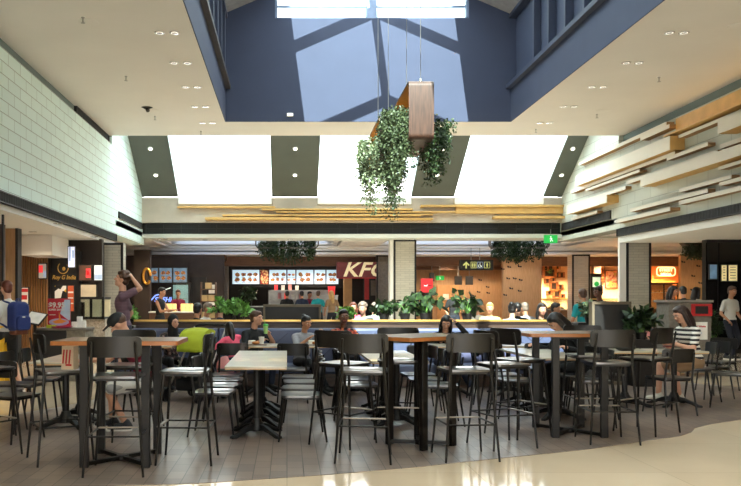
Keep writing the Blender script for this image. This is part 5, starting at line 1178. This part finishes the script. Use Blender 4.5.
tag(MB().bb(X(1.5, 14.2), X(3.5, 14.2), 14.2, 14.24, 0, 2.9).build('black_post', slot), 'thin black post at the left edge', 'post')
tag(MB().bb(X(-6, 16), X(2, 16), 16, 16.2, 0, 2.9).build('timber_partition', darkwood), 'dark timber partition at the left edge', 'partition')
t = thing('shop_sign', 'black shop sign panel with gold script and round gold emblem', 'shop sign', (X(62, 20), 20.1, 0)); MB().bb(-.40, .42, 0, .2, 0, 2.6).build('panel', dark, t)
gd = mat('gold_script', (190, 146, 70), .4, .3, emit=.12); text('letters', 'Roy G India', (.02, -.01, PZ(277.5, 20.1)), .15, gd, t, .004, .25, .002, sx=.82); zc = PZ(268, 20.1)
MB().tube([(.13*math.cos(D(130+k*14)), -.01, zc+.14*math.sin(D(130+k*14))) for k in range(20)], .012, 6).build('emblem_ring', gd, t); MB().ell((.02, -.01, zc-.02), (.04, .01, .05)).build('emblem_figure', gd, t)
def flat(nm, px0, px1, py0, py1, Y, m, lab, cat, bits=()):
    t = thing(nm, lab, cat, ((X(px0, Y)+X(px1, Y))/2, Y, (PZ(py0, Y)+PZ(py1, Y))/2)); w_, h = (X(px1, Y)-X(px0, Y))/2, (PZ(py0, Y)-PZ(py1, Y))/2
    MB().bb(-w_, w_, 0, .04, -h, h).build('frame', dark, t); MB().bb(-w_+.02, w_-.02, -.006, 0, -h+.02, h-.02).build('picture', m, t)
    for q, (a, b_, c, d_, mm) in enumerate(bits): MB().bb(-w_+a*2*w_, -w_+b_*2*w_, -.010, -.006, -h+c*2*h, -h+d_*2*h).build('print_patch', mm, t)
    return t
flat('hanging_sign', 67.5, 75.5, 246, 268, 19.4, mat('white_blue_lit_sign', (214, 220, 246), .4, emit=.4), 'white and blue lit vertical hanging sign', 'sign', ((.2, .4, .3, .95, bluesym), (.6, .85, .45, .8, bluesym)))
flat('lit_panel', 38, 47, 263, 279, 19.5, mat('dim_lit_poster', (176, 170, 160), .4, emit=.15), 'small lit panel with red shape on oak slats', 'panel', ((.1, .55, .4, .85, redlit), (.6, .9, .1, .5, bluesym)))
flat('menu_screen', 78.5, 92, 264.5, 281, 20.0, mat('brown_menu_photo', (92, 60, 46), .4, emit=.15), 'framed food photo screen with red dish', 'menu screen', ((.55, .9, .2, .75, redlit), (.6, .8, .35, .6, paper)))
flat('menu_screen', 93.5, 103, 264.5, 281, 20.0, mat('white_menu_page', (206, 214, 220), .4, emit=.25), 'white lit menu screen left of the cream tiled column', 'menu screen', ((.1, .9, .1, .4, bluesym),))
flat('notice_board', 80, 97, 284, 303, 19.8, mat('beige_board', (206, 190, 164), .7), 'beige panel in black frame under the food photo screen', 'board')
flat('poster', 67, 74.5, 285, 312, 19.4, mat('orange_menu_poster', (206, 88, 44), .6), 'tall narrow orange menu poster behind the red poster', 'poster', ((.15, .85, .7, .76, paper), (.15, .85, .5, .54, paper), (.15, .85, .3, .34, paper)))
flat('poster', 54, 67, 285, 300, 19.5, blotch('yellow_black_poster', [(226, 180, 50), (30, 26, 24), (230, 226, 220), (40, 34, 30)], 5), 'yellow and black poster behind the red price poster', 'poster')
flat('menu_stand', 20, 29, 287, 305, 18.8, paper, 'white and red price card in front of oak slats', 'sign', ((.1, .9, .72, .9, red), (.2, .8, .3, .55, red)))
# counter with poster
counter(X(36, 13.6), X(66, 13.6), 13.6, .6, PZ(328, 13.6), dark, greyc, 'dark counter carrying the red price poster at left'); counter(X(66.5, 13.6), X(85, 13.6), 13.6, .6, PZ(328, 13.6), mat('concrete_front', (130, 120, 104), .8, 0, .25, 14), greyc, 'textured grey counter beside the dark counter at left')
hc_ = PZ(328, 13.6); Y = 13.75
t = thing('poster', 'red poster with price $9.95 and a plate of food on left counter', 'poster', (X(59, Y), Y, hc_)); w_, h = (X(70.5, Y)-X(48, Y))/2, PZ(298.5, Y)-hc_-.02
MB().bb(-w_, w_, 0, .03, .02, .02+h).build('board', mat('poster_red', (176, 20, 40), .5), t); MB().bb(-w_, w_, -.01, .08, 0, .02).build('stand_foot', red, t)
text('price', '$9.95', (-w_*.20, -.004, h*.80), .125, wht, t, .002, 0, .004); text('offer_line', 'SUPER SAVER', (-w_*.22, -.004, h*.64), .045, wht, t, .002, 0, .001); MB().bb(-w_*.85, -w_*.3, -.003, 0, h*.45, h*.47).build('small_print', wht, t)
MB().prism([(w_, h), (w_*.5, h), (w_*.1, h*.5), (w_*.9, h*.25), (w_, h*.3)], 0, .003, XZ).build('pale_bottle_picture', mat('pale_bottle_blue', (176, 190, 206), .5), t)
MB().prism([(w_*.9*math.cos(a), h*.20+h*.13*math.sin(a)) for a in [2*PI*q/16 for q in range(16)]], 0, .004, XZ).build('plate_picture', mat('plate_lilac', (170, 160, 190), .5), t); MB().prism([(-w_*.6, h*.22), (0, h*.30), (-w_*.0, h*.58), (w_*.2, h*.30), (w_*.75, h*.24), (w_*.3, h*.16), (-w_*.3, h*.15)], .004, .007, XZ).build('food_picture', mat('fried_food_orange', (220, 132, 46), .6), t)
t = thing('menu_lectern', 'angled white menu board on a black stand left of poster', 'menu stand', (X(35, 13.3), 13.3, 0)); MB().tube([(0, 0, 0), (0, 0, 1.05)], .025, 8).build('post', dark, t); MB().lathe([(0, 0), (.18, 0), (.18, .02), (0, .03)], n=20).build('base', dark, t)
M = T(0, 0, 1.08) @ Matrix.Rotation(D(38), 4, 'X') @ Matrix.Rotation(D(-16), 4, 'Z'); MB().box((0, 0, 0), (.32, .30, .02), M).build('board', dark, t); MB().box((0, 0, .012), (.28, .26, .004), M).build('menu_page', paper, t)
for i, (px, h, w_, lab) in enumerate(((74, .10, .10, 'low white box on the textured counter'), (79, .19, .09, 'taller white cup stack on the textured counter'), (83, .12, .08, 'small white jar at right end of textured counter'))): o = tag(MB().prism(rrect(w_, w_, .02, 3), 0, h).build('counter_box', paper, bevel=.005), lab, 'box'); o.location = (X(px, 13.8), 13.85, hc_)
o = tag(MB().bb(-.07, .07, -.05, .05, 0, .05).build('flyer_stack', lime), 'yellow green flyer stack before the red poster', 'flyers'); o.location = (X(51, 13.65), 13.66, hc_)
o = tag(MB().lathe([(0, 0), (.15, 0), (.19, .03), (.18, .03), (.0, .01)], n=20).build('plate', mat('pink_plate', (190, 60, 110), .5)), 'pink plate in front of the red poster', 'plate'); o.location = (X(62, 13.7), 13.68, hc_-.001)
t = thing('display_counter', 'glass topped black food counter behind the textured counter', 'counter', (X(91, 18), 18, 0)); w_ = (X(104, 18)-X(78, 18))/2
MB().bb(-w_, w_, .1, .7, 0, PZ(319, 18)).build('body', mat('speckled_stone', (170, 160, 146), .7, 0, .35, 26), t); zz = PZ(319, 18); MB().bb(-w_, w_, 0, .7, zz, zz+.04).build('worktop', dark, t); MB().bb(-w_, w_, 0, .7, zz+.44, zz+.5).build('top', dark, t)
for x in (-w_, -.03, w_-.05): MB().bb(x, x+.05, 0, .05, zz, zz+.46).build('post', dark, t)
MB().bb(-w_, w_, .6, .65, zz, zz+.46).build('lit_back', mat('warm_cabinet_back', (206, 190, 150), .6, emit=.25), t); MB().bb(-w_, w_, .0, .01, zz, zz+.44).build('glass_front', glz2, t)
o = thing('caution_board', 'yellow upright caution board at left edge by the boy', 'sign board', (X(-2, 12.0), 12.0, 0)); MB().prism([(-.14, 0), (.14, 0), (.10, 1.0), (-.10, 1.0)], 0, .02, T(0, -.12, 0) @ Matrix.Rotation(D(-7), 4, 'X') @ XZ).build('front_leaf', mat('caution_yellow', (232, 178, 30), .5), o); MB().prism([(-.14, 0), (.14, 0), (.10, 1.0), (-.10, 1.0)], 0, .02, T(0, .14, 0) @ Matrix.Rotation(D(7), 4, 'X') @ XZ).build('rear_leaf', MATS['caution_yellow'], o)
# ---- lamps of the shops (real downlights) 
def shoplight(x, y, z, p, c=(1, .72, .42), lab='', s=.15):
    t = thing('ceiling_lamp', lab, 'ceiling lamp', (x, y, z)); MB().lathe([(.06, -.02), (.09, -.015), (.09, 0), (.06, 0)], n=16).build('ring', chrome, t); MB().lathe([(0, -.012), (.06, -.012), (.06, 0)], n=14).build('lens', lampon, t)
    l = lamp('lamp_light', (0, 0, -.12), p, c, s, spot=D(150)); l.parent = t
LP = [(X(548, 33.5), 33.6, 3.0, 420, (1, .74, .46), 'warm ceiling lamp in shop with wooden boxes'), (X(562, 33), 33.0, 3.0, 380, (1, .74, .46), 'second warm ceiling lamp in shop with wooden boxes'), (X(606, 33.5), 33.6, 3.0, 420, (1, .76, .46), 'warm ceiling lamp above the two food posters'), (X(655, 32.6), 32.8, 3.0, 420, (1, .55, .24), 'orange ceiling lamp left of the neon sign'), (X(673, 32.6), 32.8, 3.0, 420, (1, .55, .24), 'orange ceiling lamp right of the neon sign'),
      (X(450, 32.6), 32.8, 2.99, 85, (1, .78, .54), 'warm ceiling lamp in the corridor'), (X(485, 32.6), 32.8, 2.99, 85, (1, .78, .54), 'second warm ceiling lamp in the corridor'), (X(516, 30.2), 30.0, 3.4, 45, (1, .84, .64), 'ceiling lamp before the patterned wall'), (X(265, 32.8), 32.9, 3.0, 110, (1, .82, .62), 'left ceiling lamp over fried chicken counter'), (X(315, 32.8), 32.9, 3.0, 110, (1, .82, .62), 'right ceiling lamp over fried chicken counter'),
      (X(165, 26.5), 26.6, 3.4, 90, (1, .76, .5), 'ceiling lamp over the sushi counter'), (X(205, 27), 27.0, 3.4, 60, (1, .76, .5), 'ceiling lamp over the tall shelf'), (X(30, 17.6), 17.8, 2.9, 45, (1, .84, .62), 'ceiling lamp over the far left shop'), (X(92, 19), 19.2, 2.9, 40, (1, .84, .62), 'ceiling lamp over the black food counter'), (X(55, 15.6), 15.8, 2.9, 40, (1, .84, .62), 'ceiling lamp over the left counters'), (X(698, 28.6), 28.7, 3.4, 60, (1, .8, .5), 'ceiling lamp before the tan wall by neon shop')]
for a in LP: shoplight(a[0], a[1], a[2], a[3], a[4], a[5])
